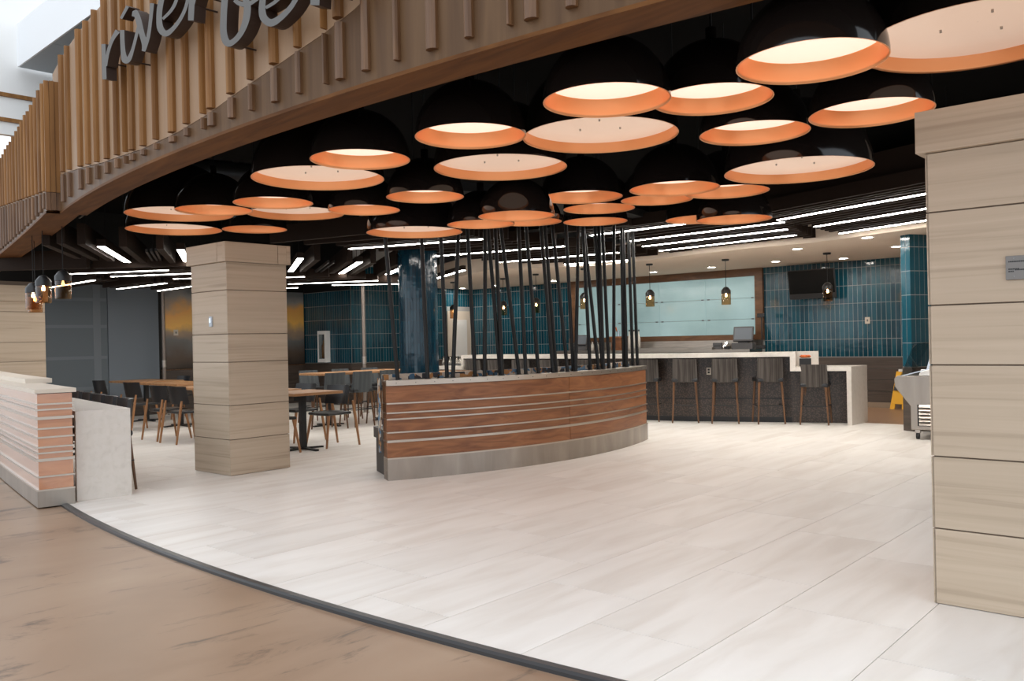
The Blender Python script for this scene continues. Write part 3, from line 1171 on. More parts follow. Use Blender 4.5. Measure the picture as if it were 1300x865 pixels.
# banquette on the far side of the divider
bq = thing('banquette', 'banquette bench with blue and tan mosaic upholstery behind the divider', 'bench', darc((A0 + A1) / 2, DR - .5))
bb = Vector(bq.location)
nseg = 7
for i in range(nseg):
    a0 = A0 + .004 + (A1 - A0 - .008) * i / nseg
    a1 = A0 + .004 + (A1 - A0 - .008) * (i + 1) / nseg
    dslab('back_cushion', 'mosaic_fabric', DR - .32, DR - .215, .45, 1.035, a0 + .002, a1 - .002, bq, 6, bb)
    dslab('seat_cushion', 'chair_black', DR - .75, DR - .30, .36, .47, a0 + .002, a1 - .002, bq, 6, bb)
dslab('plinth', 'table_black', DR - .72, DR - .2, 0, .36, A0 + .01, A1 - .01, bq, 20, bb)
MB().grid([[darc(A0 - .004, DR - .175 - .02 * j, z) - bb for j in range(7)] for z in (.25, .5, .75, 1.0)]).build('end_panel', 'mosaic_fabric', bq)

rods = [(489.7, 505), (535.5, 543), (560, 567), (581.5, 574.5), (594.4, 603), (616, 614.7), (621, 635), (629.6, 637.6), (638, 659), (659.3, 667.7),
        (669.5, 684), (688.3, 702), (693.5, 706), (703.5, 720.7), (719.4, 728), (734, 730.5), (741, 749), (743, 760), (756.4, 764.6), (761, 766),
        (765.6, 773), (779.5, 779.4), (789, 792), (791.5, 795.6), (798.3, 803.4), (803.5, 809.5)]
ZR = 2.86
for i, (tx, bx) in enumerate(rods):
    best = None
    for k in range(400):
        a = A0 + (A1 - A0) * k / 399
        p = darc(a, DR - (.112 if i % 2 else .163), .98)
        e = abs(proj(p)[0] - bx)
        if best is None or e < best[0]:
            best = (e, p, a)
    p = best[1]
    dep = p.y + (.05 if i % 2 else -.03)
    q = atd(tx, 308, dep)
    dirv = (q - p)
    q2 = p + dirv * ((ZR - .98) / dirv.z)
    if i == 0:
        lab = 'leftmost black rod rising from the curved wooden divider'
    elif i == len(rods) - 1:
        lab = 'rightmost black rod rising from the curved wooden divider'
    else:
        words = 'second third fourth fifth sixth seventh eighth ninth tenth eleventh twelfth thirteenth'.split()
        lab = '%s black slanted rod from the %s end of the curved divider' % ((words[i - 1], 'left') if i < 13 else (words[len(rods) - 2 - i], 'right'))
    r_ = thing('metal_rod', lab, 'rod', p, 0, 'black rods above the curved divider')
    MB().tube([(0, 0, 0), q2 - p], .021, 10).build('rod', 'rod_black', r_)
    MB().lathe([(0, .006), (.03, .006), (.03, 0)], 12).build('foot_plate', 'rod_black', r_)
rows = []
hd = struct(thing('trim_3', None, None))
dslab('rod_header', 'black', DR - .42, DR + .22, ZR - .01, ZR + .08, A0 - .08, A1 + .05, hd, 30, Vector((0, 0, 0)))

# ================================================================== DOME PENDANTS
DOME = [('a',-3.457,8.968,2.745,0.540,1), ('b',-3.912,9.974,2.724,0.531,1), ('c',-2.845,8.238,2.663,0.359,0), ('d',-2.953,9.903,2.698,0.363,0),
        ('e',-2.098,7.608,2.617,0.347,0), ('f',-2.289,9.157,2.757,0.511,1), ('g',-1.435,6.453,2.601,0.492,1), ('h',-0.990,5.724,2.580,0.332,0),
        ('i',-1.249,7.361,2.498,0.307,0), ('j',-0.674,6.873,2.518,0.312,0), ('k',-0.224,5.149,2.583,0.335,0), ('l',-0.058,6.255,2.613,0.487,1),
        ('m',0.058,7.050,2.374,0.316,0), ('n',-0.256,7.636,2.392,0.302,0), ('o',0.209,8.804,2.566,0.330,0), ('p',-0.906,8.144,2.398,0.456,1),
        ('q',0.640,7.533,2.598,0.360,0), ('r',0.901,8.578,2.653,0.359,0), ('s',0.951,9.472,2.647,0.356,0), ('t',0.590,5.460,2.642,0.495,1),
        ('u',0.514,4.408,2.574,0.329,0), ('v',1.125,4.684,2.644,0.325,0), ('w',1.520,5.269,2.594,0.331,0), ('x',1.306,3.661,2.512,0.313,0),
        ('z',2.014,4.739,2.567,0.327,0), ('A',2.034,6.013,2.500,0.502,1), ('B',1.312,6.775,2.524,0.354,0), ('C',1.853,7.285,2.577,0.356,0),
        ('D',1.384,8.012,2.639,0.335,0), ('E',1.981,8.913,2.570,0.350,0), ('F',2.143,8.168,2.460,0.354,0), ('y',2.136,3.865,2.672,0.509,1)]
DLAB = {
    'a': 'upper of the two large pale copper domes at the left end under the wooden front',
    'b': 'lower of the two large pale copper domes at the left end',
    'c': 'small black dome pendant overlapping the leftmost large dome',
    'd': 'small copper-lined dome directly above the left stone column cap',
    'e': 'small black dome pendant between the leftmost small dome and the big pale one',
    'f': 'large pale copper-lined dome partly hidden behind a small dome left of centre',
    'g': 'large black dome with pale cream disc, tucked under the wooden beam left of centre',
    'h': 'small black dome pendant overlapping the large pale dome under the wooden beam',
    'i': 'small flat-looking copper dome at the right end of the left cluster',
    'j': 'small black dome pendant alone in the gap above the lowest large dome',
    'k': 'small black dome with bright spot directly above the large pale dome in the middle',
    'l': 'large pale copper-lined dome in the middle below a small bright dome',
    'm': 'low small black dome in the centre above the rods, overlapping two others',
    'n': 'small copper dome above the rods, left of the two at the centre bottom',
    'o': 'small copper dome behind the low centre dome, showing at its right',
    'p': 'large shallow-looking pale copper dome lowest in the middle, over the left rods',
    'q': 'small black dome with a bright spot right of centre, upper of three',
    'r': 'small copper dome right of the centre, middle of three in a column',
    's': 'small copper dome right of the centre, lowest of three in a column',
    't': 'large pale copper-lined dome with cream disc, biggest one in the top middle',
    'u': 'small black dome in the top middle overlapping the biggest pale dome',
    'v': 'small black dome right of the top middle, with a very bright white disc',
    'w': 'small bright copper dome between the white-disc dome and the right cluster',
    'x': 'black dome nearest the top edge, cut by it, right of the middle',
    'y': 'very large pale dome cut off by the top right corner',
    'z': 'small bright copper dome partly hidden behind the right stone column',
    'A': 'large black dome with pale cream disc on the right, lowest large one',
    'B': 'black dome right of the middle with bright spot, overlapping two flat copper ones',
    'C': 'small copper dome peeking right of the overlapping pair, under the large right dome',
    'D': 'small flat-looking copper dome peeking out left below the overlapping pair',
    'E': 'small copper dome hidden half behind the lowest dome at the right',
    'F': 'small black dome with two bright spots, lowest one at the right'}
for key, x, y, z, r, big in DOME:
    t = thing('dome_pendant', DLAB[key], 'pendant lamp', (x, y, z), 0, 'black dome pendants with copper lining')
    n_ = 48 if y < 7 else 36
    out = [(r * math.cos(a), r * math.sin(a)) for a in [math.pi / 2 * i / 16 for i in range(16)]] + [(0.03, r * 0.999)]
    MB().lathe(out, n_).build('shell', 'black_gloss', t)
    hd_ = .072 * r / .5 if big else .104 * r / .35
    ri = r - .006
    amax = math.asin(hd_ / ri)
    inn = [(r, 0.0)] + [(ri * math.cos(amax * i / 6), ri * math.sin(amax * i / 6)) for i in range(7)]
    MB().lathe(inn, n_).build('lining', 'copper', t)
    rd = ri * math.cos(amax) + .001
    MB().lathe([(rd, hd_), (rd - .012, hd_ - .004), (rd * .5, hd_ + .001), (0.001, hd_ + .002)], n_).build('diffuser', 'lamp_large' if big else 'lamp_small', t)
    if big:
        for k in range(3):
            an = k * 2.094 + .4
            MB().lathe([(.0, -.012), (.006, -.012), (.006, 0)], 8, (r * .3 * math.cos(an), r * .3 * math.sin(an), hd_)).build('stud', 'steel_strip', t)
    MB().lathe([(.03, r), (.03, r + .07), (.012, r + .075), (.0, r + .075)], 12).build('socket_cap', 'black_gloss', t)
    MB().tube([(0, 0, r + .06), (0, 0, 4.02 - z)], .006, 6).build('cord', 'black', t)

# ================================================================== LINEAR LIGHTS AND SLATS
LEDS = [
    # two photo points on the fixture, hanging height, width, label
    ((1230, 237), (987, 280), 2.72, .05, 'highest linear light right of the domes, running behind the near column'),
    ((1240, 255), (1034, 288.5), 2.72, .05, 'middle linear light of the three running behind the near column'),
    ((1240, 270.5), (1066, 297), 2.72, .05, 'lowest linear light of the three running behind the near column'),
    ((749, 299.6), (871.7, 284.4), 2.74, .045, 'linear light starting just right of the rods, topmost of the bar group'),
    ((799.7, 306.8), (996, 282.5), 2.73, .045, 'second linear light of the bar group, ending under the two-spot dome'),
    ((816, 313.5), (1000, 291.6), 2.73, .045, 'third linear light of the bar group in front of the beige ceiling'),
    ((837, 319), (1011, 299), 2.73, .045, 'fourth linear light of the bar group in front of the beige ceiling'),
    ((863, 323), (1033, 306), 2.73, .045, 'lowest linear light of the bar group beside the beige ceiling edge'),
    ((443, 316.6), (614, 304), 2.66, .05, 'long linear light seen right under the lowest large dome'),
    ((549, 326), (717, 313), 2.70, .05, 'long linear light behind the rods, second from the top'),
    ((634, 333.5), (786, 321), 2.72, .05, 'long linear light behind the rods, third from the top'),
    ((697, 337.5), (840, 327.5), 2.72, .05, 'long linear light behind the right rods, next to the beige ceiling'),
    ((366, 361.2), (480, 356.7), 2.46, .05, 'long linear light right of the left column'),
    ((421, 362.6), (508, 360.8), 2.48, .05, 'lower long linear light ending at the round teal column'),
    ((340, 353.2), (387, 351.8), 2.52, .05, 'short linear light end showing right of the left column'),
    ((340, 367.5), (378, 365.7), 2.45, .05, 'lowest short linear light end showing right of the left column'),
    ((85, 348.5), (214, 343.5), 2.50, .05, 'long linear light above the amber pendants at the left'),
    ((141, 351.7), (262, 347), 2.48, .05, 'linear light left of the left column, upper of the long pair'),
    ((220, 354.6), (262, 353.4), 2.46, .05, 'short linear light stub touching the left side of the left column'),
    ((64, 365.5), (120, 356.2), 2.44, .05, 'linear light slanting up behind the amber pendants'),
    ((149, 367.5), (211, 360), 2.42, .05, 'linear light slanting up in front of the grey shades'),
    ((201, 369.8), (262, 361.5), 2.40, .05, 'linear light slanting up toward the left column near the mural'),
    ((128, 313.3), (162, 333.5), 2.58, .085, 'bright short diagonal light left of the left column'),
    ((229, 317.5), (239, 336), 2.58, .085, 'bright short diagonal light touching the cap of the left column'),
    ((381.5, 328.5), (369, 345.4), 2.58, .085, 'bright short diagonal light right of the left column cap'),
    ((457, 333), (432, 348.5), 2.58, .085, 'bright short diagonal light halfway between left column and rods'),
    ((514, 339), (488, 350.5), 2.60, .085, 'bright short diagonal light beside the round teal column'),
    ((552, 354.5), (589, 343.5), 2.60, .06, 'short diagonal light just right of the round teal column')]
WORLD_LED = []
for p, q, z, wd, lab in LEDS:
    a, b = atz(*p, z), atz(*q, z)
    WORLD_LED.append((a, b, z, wd))
    d = b - a
    t = thing('linear_light', lab, 'ceiling light', a, math.atan2(d.y, d.x), 'linear lights among the ceiling slats')
    L_ = d.length
    MB().box(0, L_, -wd / 2 - .006, wd / 2 + .006, .006, .09).build('housing', 'slat_brown', t)
    MB().box(.01, L_ - .01, -wd / 2, wd / 2, 0, .0059).build('light_bar', 'led_soft' if z < 2.6 else 'led', t)
    for u in (.15, .85):
        MB().tube([(L_ * u, 0, .09), (L_ * u, 0, 4.02 - z)], .004, 6).build('hanger', 'black', t)


def slat(a, b, h=.14, wd=.045, m='slat_brown'):
    MB().bar(a, b, wd, h).build('slat', m, ceiling)


def between(i, j, n, ext=0.0):
    (a0, b0, z0, _), (a1, b1, z1, _) = WORLD_LED[i], WORLD_LED[j]
    for k in range(1, n + 1):
        u = k / (n + 1)
        a, b = a0.lerp(a1, u), b0.lerp(b1, u)
        d = (b - a).normalized() * ext
        slat(a - d + Vector((0, 0, .02)), b + d + Vector((0, 0, .02)))


for i, j, n_ in ((0, 1, 5), (1, 2, 5), (3, 4, 3), (4, 5, 3), (5, 6, 3), (6, 7, 3), (8, 9, 4), (9, 10, 4), (10, 11, 3), (12, 13, 2), (14, 12, 3), (16, 17, 3), (17, 18, 2)):
    between(i, j, n_, .1)
for (a, b, z, wd), offs in ((WORLD_LED[0], (-.12, -.24, -.36, -.5)), (WORLD_LED[3], (-.12, -.25)), (WORLD_LED[8], (-.14, -.28)), (WORLD_LED[7], (.1, .2, .3)), (WORLD_LED[2], (.1, .2, .3)), (WORLD_LED[11], (.1, .2)), (WORLD_LED[19], (.12, .24, .36)),
                            (WORLD_LED[20], (.12, .24, .36, -.12, -.24)), (WORLD_LED[21], (.12, .24, -.12))):
    d = (b - a).normalized()
    nn = Vector((-d.y, d.x, 0))
    nn = nn if nn.y > 0 else -nn
    for o_ in offs:
        slat(a + nn * o_ + Vector((0, 0, .02)), b + nn * o_ + Vector((0, 0, .02)))
diag = [((58, 311.5), (98.5, 328.7)), ((77, 309.3), (121.5, 331)), ((103, 310), (141, 332)), ((156, 313.4), (182.5, 334.6)), ((203, 316), (221, 336.5)),
        ((403, 330), (384, 345.4)), ((444, 332.3), (421, 347.7)), ((474, 334), (447.7, 349.7)), ((506, 336), (477, 351.5))]
for p, q in diag:
    slat(atz(*p, 2.56), atz(*q, 2.56), .24, .085)
for p, q in (((186, 320), (196, 335.5)), ((192, 319.5), (202, 335.5)), ((198, 319), (206, 335.5)), ((417, 334), (400, 347)), ((424, 334), (405, 347.5))):
    slat(atz(*p, 2.6), atz(*q, 2.6), .04, .03, 'duct')
# long dark cross beams
for p, q, z, wd, h in (((-40, 345), (112, 341), 2.50, .10, .26), ((345, 309), (480, 296), 2.70, .07, .22), ((388, 311), (520, 300), 2.68, .07, .14),
                       ((560, 316), (650, 309), 2.7, .06, .14), ((700, 297), (800, 286), 2.76, .08, .2), ((970, 262), (1240, 208), 2.85, .12, .3), ((120, 341), (250, 338), 2.52, .1, .2)):
    slat(atz(*p, z), atz(*q, z), h, wd)
# a duct and pipes in the dark ceiling
dc = thing('air_duct', 'dark round air duct glimpsed in the black ceiling at left', 'duct', atd(215, 215, 10.5))
MB().tube([(-1.2, -.9, 0), (1.4, 1.0, 0)], .17, 16).build('duct_body', 'duct', dc)
for u in (-.4, .5):
    MB().tube([(u * 1.3 - .03, u * .95 - .022, 0), (u * 1.3 + .03, u * .95 + .022, 0)], .18, 16).build('band', 'steel', dc)
MB().tube([(0, 0, .16), (0, 0, 4.02 - dc.location.z)], .01, 6).build('hanger', 'black', dc)

# recessed downlights in the beige ceiling
for px, py, lab in ((1101, 301.5, 'recessed downlight nearest the blue tiled pillar'), (1071, 328, 'recessed downlight right of the television pendant'),
                    (1012, 316, 'recessed downlight between the slats and the television'), (985, 332, 'recessed downlight above the window right corner'),
                    (903, 339.5, 'recessed downlight above the middle of the window'), (829.5, 345.5, 'recessed downlight next to the pendant over the window left'),
                    (703, 356.5, 'recessed downlight seen between the right rods'), (629, 365.5, 'recessed downlight seen between the middle rods'),
                    (587, 369, 'recessed downlight near the corner door'), (1138, 313, 'recessed downlight half hidden by the blue tiled pillar')):
    c_ = atz(px, py, CEIL)
    if py > 364:
        c_ = atz(px, py - 3, CEIL)
    t = thing('downlight', lab, 'ceiling light', c_, 0, 'downlights in the beige ceiling')
    MB().lathe([(.095, .0), (.095, -.008), (.072, -.008), (.068, .0)], 20).build('trim_ring', 'white_paint', t)
    MB().lathe([(.072, -.002), (.001, -.001)], 20).build('light_disc', 'downlight', t)


# ================================================================== AMBER GLASS PENDANTS
def amber(px, py_bot, d, ztop, lab, lit=True):
    p = atd(px, py_bot, d)
    t = thing('glass_pendant', lab, 'pendant lamp', p, 0, 'amber glass pendants')
    MB().lathe([(.078, 0), (.08, .01), (.08, .20), (.075, .205)], 24).build('glass_cylinder', 'amber_glass', t)
    MB().lathe([(.082, .19), (.082, .245), (.04, .30), (.012, .31), (.0, .31)], 24).build('cap', 'plastic_black', t)
    MB().lathe([(.0, .135), (.014, .14), (.019, .158), (.013, .178), (.009, .188), (.009, .20)], 12).build('bulb', 'bulb' if lit else 'bulb_dim', t)
    MB().tube([(0, 0, .305), (0, 0, ztop - p.z)], .005, 6).build('cord', 'black', t)
    MB().lathe([(0, ztop - p.z - .03), (.06, ztop - p.z - .03), (.065, ztop - p.z)], 16).build('canopy', 'plastic_black', t)


for px, py, d, lab in ((1051, 382.5, 14.0, 'amber glass pendant hanging in front of the television'), (922, 387, 14.8, 'amber glass pendant over the right part of the bar window'),
                       (825.5, 389.5, 15.4, 'amber glass pendant over the bar, just right of the rods'), (742, 392.5, 16.1, 'amber glass pendant hanging among the right rods'),
                       (681, 397.5, 17.2, 'amber glass pendant second from the left over the bar'), (639.5, 400.5, 18.2, 'amber glass pendant leftmost lit one over the bar'),
                       (576, 404.5, 19.0, 'amber glass pendant in front of the white corner door')):
    amber(px, py, d, CEIL, lab, px != 576)
for px, py, d, lab, lit in ((80.5, 379.5, 9.2, 'unlit-looking amber glass pendant, right one of the left cluster', False), (55.5, 385, 9.5, 'lit amber glass pendant in the middle of the left cluster', True),
                            (42.5, 393, 9.9, 'lit amber glass pendant, left one of the cluster', True), (45, 397, 10.4, 'amber glass pendant half hidden behind the left one of the cluster', True)):
    amber(px, py, d, 4.02, lab, lit)

# ================================================================== BAR
fr_px = [(-0.95, 16.55), (0.55, 14.95), (2.25, 13.62), (3.2, 13.22), (4.18, 12.86)]


def smooth_path(P, n):
    P = [Vector((a, b, 0)) for a, b in P]
    out = []
    for i in range(len(P) - 1):
        p0, p1, p2, p3 = P[max(0, i - 1)], P[i], P[i + 1], P[min(len(P) - 1, i + 2)]
        for k in range(n):
            u = k / n
            out.append(0.5 * ((2 * p1) + (p2 - p0) * u + (2 * p0 - 5 * p1 + 4 * p2 - p3) * u * u + (3 * p1 - p0 - 3 * p2 + p3) * u ** 3))
    out.append(P[-1])
    return out


BF = smooth_path(fr_px, 5)


def offset(P, d):
    out = []
    for i, p in enumerate(P):
        a, b = P[max(0, i - 1)], P[min(len(P) - 1, i + 1)]
        t = (b - a).normalized()
        out.append(p + Vector((-t.y, t.x, 0)) * d)
    return out


def strip(P0, P1, z0, z1, name, m, parent, org):
    poly_rows = [[Vector((a.x, a.y, z0)) - org, Vector((a.x, a.y, z1)) - org, Vector((b.x, b.y, z1)) - org, Vector((b.x, b.y, z0)) - org, Vector((a.x, a.y, z0)) - org] for a, b in zip(P0, P1)]
    mb = MB().grid(poly_rows)
    mb.add(poly_rows[0][:4], [(0, 1, 2, 3)]).add(poly_rows[-1][:4], [(3, 2, 1, 0)])
    return mb.build(name, m, parent)


bo = Vector((2.2, 14.0, 0))
bar = thing('bar_counter', 'white quartz bar with dark penny tile front and stepped low end', 'counter', bo)
back = offset(BF, .68)
strip(BF, back, 1.02, 1.085, 'bar_top', 'quartz', bar, bo)
f0, f1 = offset(BF, .30), offset(BF, .40)
strip(f0, f1, .0, 1.02, 'bar_front', 'penny_tile', bar, bo)
strip(offset(BF, .292), offset(BF, .30), .0, .08, 'kick_strip', 'plastic_black', bar, bo)
strip(offset(BF, .285), offset(BF, .299), .36, .375, 'foot_groove', 'plastic_black', bar, bo)
# stepped end: vertical drop, low slab, waterfall leg
et = (BF[-1] - BF[-2]).normalized()
en = Vector((-et.y, et.x, 0))
e0 = BF[-1]


def eb(u0, u1, v0, v1, z0, z1, name, m):
    q = [e0 + et * u0 + en * v0, e0 + et * u1 + en * v0, e0 + et * u1 + en * v1, e0 + et * u0 + en * v1]
    return MB().prism([(p.x - bo.x, p.y - bo.y) for p in q], z0, z1).build(name, m, bar)


eb(-.005, .075, -.0, .68, .84, 1.085, 'step_panel', 'quartz')
gA, gB, gC = atz(1076, 540.5, 0), atz(1082, 540.5, 0), atz(1102, 536, 0)
gD = gC - (gB - gA)
sk = e0 - et * .005 + en * .62
MB().prism([(p.x - bo.x, p.y - bo.y) for p in (gA, gB, gC, gD)], 0, .80).build('waterfall_leg', 'quartz', bar)
MB().prism([(p.x - bo.x, p.y - bo.y) for p in (e0 - et * .005 - en * .03, gB, gC, sk)], .80, .865).build('low_top', 'quartz', bar)
eb(.075, .40, .52, .68, .865, 1.085, 'rear_panel', 'quartz')
eb(-.1, .86, .30, .40, 0, .80, 'low_front', 'penny_tile')
# left low end
l0, lt = BF[0], (BF[0] - BF[1]).normalized()
ln_ = Vector((lt.y, -lt.x, 0))
q = [l0, l0 + lt * .07, l0 + lt * .07 + ln_ * .68, l0 + ln_ * .68]
MB().prism([(p.x - bo.x, p.y - bo.y) for p in q], .80, 1.085).build('step_panel', 'quartz', bar)
q = [l0, l0 + lt * 1.1, l0 + lt * 1.1 + ln_ * .68, l0 + ln_ * .68]
MB().prism([(p.x - bo.x, p.y - bo.y) for p in q], .80, .865).build('low_top', 'quartz', bar)
q = [l0 + ln_ * .3, l0 + lt * 1.05 + ln_ * .3, l0 + lt * 1.05 + ln_ * .4, l0 + ln_ * .4]
MB().prism([(p.x - bo.x, p.y - bo.y) for p in q], 0, .80).build('low_front', 'penny_tile', bar)
LOWL = l0 + lt * .55 + ln_ * .34

# outlets on the bar front
for px in (896.5, 621, 676):
    best = min((abs(proj((f0[i].x, f0[i].y, .8))[0] - px), i) for i in range(len(f0)))[1]
    i = min(best, len(f0) - 2)
    a, b = f0[i], f0[i + 1]
    x_ = 0.5
    xa, xb = proj((a.x, a.y, .8))[0], proj((b.x, b.y, .8))[0]
    u = max(0, min(1, (px - xa) / (xb - xa)))
    p = a.lerp(b, u)
    d = (b - a)
    t = thing('wall_outlet', {896.5: 'beige power outlet on the bar front between two stools', 621: 'power outlet on the bar front behind the left rods', 676: 'power outlet on the bar front behind the middle rods'}[px], 'outlet', (p.x, p.y, .74), math.atan2(d.y, d.x))
    MB().box(-.036, .036, -.008, .0, 0, .115).build('cover_plate', 'outlet', t, bevel=.002)
    for z_ in (.025, .068):
        MB().box(-.016, .016, -.011, -.008, z_, z_ + .028).build('socket', 'plastic_black', t)

# planter box in the niche
c_ = e0 + et * .21 + en * .25
t = thing('planter_box', 'small black box of orange flowers in the bar step niche', 'planter', (c_.x, c_.y, .865), math.atan2(et.y, et.x))
MB().box(-.085, .085, -.07, .07, 0, .12).build('box', 'plastic_black', t, bevel=.004)
for k in range(7):
    an = random.uniform(0, 6.28)
    MB().lathe([(.0, .0), (.025, .015), (.03, .03), (.0, .05)], 8).build('flower', 'orange_plant', t, (-.054 + k * .018, random.uniform(-.03, .03), .125))


# ------------------------------------------------------------------ stools
def make_stool(seat, top, label, fab, group):
    """upholstered stool; +Y is where the sitter looks; origin on the floor"""
    t = thing('bar_stool', label, 'stool', (0, 0, 0), 0, group)
    rows = []
    zb = seat - .06
    for i in range(8):
        z = zb + (top - zb) * i / 7
        wd = .40 - .03 * i / 7
        rows.append([Vector((wd * (j / 8 - .5), -.20 - .035 * i / 7 + .05 * (abs(j / 8 - .5) * 2) ** 2.2, z)) for j in range(9)])
    mb = MB().grid(rows, True)
    mb.grid([[p + Vector((0, .035, 0)) for p in r][::-1] for r in rows], True)
    bd = rows[0] + [r[-1] for r in rows[1:]] + rows[-1][::-1][1:] + [r[0] for r in rows[::-1]][1:-1]
    mb.grid([bd + bd[:1], [p + Vector((0, .035, 0)) for p in bd] + [bd[0] + Vector((0, .035, 0))]])
    mb.build('backrest', fab, t)
    MB().box(-.20, .20, -.19, .21, seat - .06, seat).build('seat', 'chair_black', t, bevel=.02)
    for sx in (-1, 1):
        for sy in (-1, 1):
            MB().tube([(sx * .20, sy * .205, 0), (sx * .165, sy * .16, seat - .06)], [.012, .019], 8).build('leg', 'stool_wood', t)
    zf = .28
    MB().tube([(-.19, .195, zf), (.19, .195, zf)], .008, 6).build('footrest', 'plastic_black', t)
    MB().tube([(-.19, -.19, zf), (.19, -.19, zf)], .008, 6).build('footrest', 'plastic_black', t)
    for sx in (-1, 1):
        MB().tube([(sx * .19, -.19, zf), (sx * .19, .195, zf)], .008, 6).build('footrest', 'plastic_black', t)
    return t


G1 = 'striped upholstered stools along the bar'
stool0 = None
slots = [(2.69, 13.38, 'striped grey bar stool first right of the curved divider end', 1), (3.25, 13.12, 'striped grey bar stool in the middle, right of the outlet', 0),
         (3.90, 12.92, 'striped grey bar stool just left of the step in the bar', -1), (4.46, 12.68, 'striped grey bar stool at the lower step of the bar', 2),
         (2.14, 13.74, 'striped grey bar stool half hidden by the right end of the divider', 1), (1.15, 14.42, 'grey bar stool behind the rods, fifth from the left', 1),
         (.62, 14.85, 'grey bar stool behind the rods, fourth from the left', 1), (.12, 15.32, 'grey bar stool behind the rods, third from the left', 1),
         (-.34, 15.82, 'grey bar stool behind the rods, second from the left', 1), (-.78, 16.32, 'grey bar stool behind the rods, leftmost', 1)]
for i, (x, y, lab, tw) in enumerate(slots):
    # face the bar: nearest tangent of the bar front
    j = min(range(len(BF) - 1), key=lambda k: (BF[k].x - x) ** 2 + (BF[k].y - y) ** 2)
    d = BF[j + 1] - BF[j]
    rz = math.atan2(d.y, d.x) + {1: .14, 0: .08, -1: .28, 2: -.12}[tw]
    # rear legs were measured: move forward to the middle
    fx, fy = -math.sin(rz) * .2, math.cos(rz) * .2
    if tw == 2:
        lo = make_stool(.62, .90, lab, 'stool_fabric', G1)
        lo.location = (x + fx, y + fy, 0)
        lo.rotation_euler = (0, 0, rz)
    elif stool0 is None:
        stool0 = make_stool(.70, 1.0, lab, 'stool_fabric', G1)
        stool0.location = (x + fx, y + fy, 0)
        stool0.rotation_euler = (0, 0, rz)
    else:
        dup(stool0, (x + fx, y + fy, 0), rz, lab, G1)

# ================================================================== BACK BAR
bs = thing('back_counter', 'long steel back counter with splash under the bar window', 'counter', st(SA - .3, (FR_L + FR_R) / 2), GA)
hw = (FR_L - FR_R) / 2
MB().box(-.36, .16, -hw, hw, .0, 1.04).build('cabinet', 'wainscot_wood', bs)
MB().box(-.38, .16, -hw, hw, 1.04, 1.09).build('worktop', 'steel', bs)
MB().box(.165, .19, -hw, hw, 1.09, 1.265).build('backsplash', 'steel', bs)
MB().box(-.36, -.05, -hw * .66, hw * .1, 1.09, 1.13).build('speed_shelf', 'steel', bs)


def on_back(px, off):                     # a point on the back counter under pixel column px
    q_ = st(SA - off, on_s(px, SA - off))
    return Vector((q_.x, q_.y, 1.09))


def pos_terminal(px, py, d, rz, lab, sc=1.0):
    p = on_back(px, .40)
    t = thing('sales_terminal', lab, 'till', (p.x, p.y, 1.09 + .12 * sc), rz)
    t.scale = (sc, sc, sc)
    MB().box(-.2, .2, -.18, .18, -.12, 0).build('cash_drawer', 'plastic_grey', t, bevel=.006)
    MB().box(-.1, .1, -.06, .08, 0, .03).build('stand_base', 'plastic_black', t)
    MB().bar((0, .05, .02), (0, .02, .16), .08, .03, (0, 1, 0)).build('stand_neck', 'plastic_black', t)
    ca, sa = math.cos(-.32), math.sin(-.32)
    h = MB()
    q0, q1 = Vector((0, -.10, .04)), Vector((0, .02, .32))
    u = (q1 - q0)
    n_ = Vector((0, -u.z, u.y)).normalized()
    def panel(x0, x1, f0_, f1_, o0, o1):
        b_ = [q0 + u * f0_ + n_ * o0 + Vector((x0, 0, 0)), q0 + u * f0_ + n_ * o0 + Vector((x1, 0, 0)), q0 + u * f0_ + n_ * o1 + Vector((x1, 0, 0)), q0 + u * f0_ + n_ * o1 + Vector((x0, 0, 0))]
        t_ = [v + u * (f1_ - f0_) for v in b_]
        return MB().hexa(b_, t_)
    panel(-.19, .19, 0, 1, -.05, 0).build('screen_case', 'plastic_grey', t, bevel=.006)
    panel(-.165, .165, .1, .9, 0.0, .002).build('screen_glass', 'shade_grey', t)
    return t


pos_terminal(944, 438, 14.55, -.45, 'grey touch screen till on a cash drawer at the right of the bar', 1.0)
pos_terminal(738, 449, 16.2, -.5, 'grey till screen behind the rods at the left end of the window', .8)
p = on_back(911, .45)
t = thing('receipt_printer', 'dark grey receipt printer left of the till', 'printer', (p.x, p.y, p.z), -.4)
MB().box(-.085, .085, -.08, .08, 0, .13).build('body', 'plastic_grey', t, bevel=.008)
MB().box(-.06, .06, -.084, -.08, .06, .075).build('paper_slot', 'plastic_black', t)
p = on_back(922, .50)
t = thing('desk_phone', 'silver handset phone between printer and till', 'phone', (p.x, p.y, p.z), -.4)
MB().box(-.04, .06, -.05, .05, 0, .06).build('cradle', 'plastic_black', t, bevel=.006)
MB().bar((-.04, -.03, .03), (.01, .0, .15), .05, .03, (0, 1, 0)).build('handset', 'chrome', t)
p = on_back(965.5, .45)
t = thing('card_terminal', 'black card machine right of the till drawer', 'card machine', (p.x, p.y, p.z), -.4)
MB().box(-.09, .09, -.08, .08, 0, .07).build('body', 'plastic_black', t, bevel=.015)
MB().tube([(0.02, .05, .05), (.02, .05, .62)], .012, 8).build('pole', 'plastic_black', t)
MB().box(-.06, .08, .0, .07, .60, .68).build('scanner_head', 'plastic_black', t, bevel=.01)
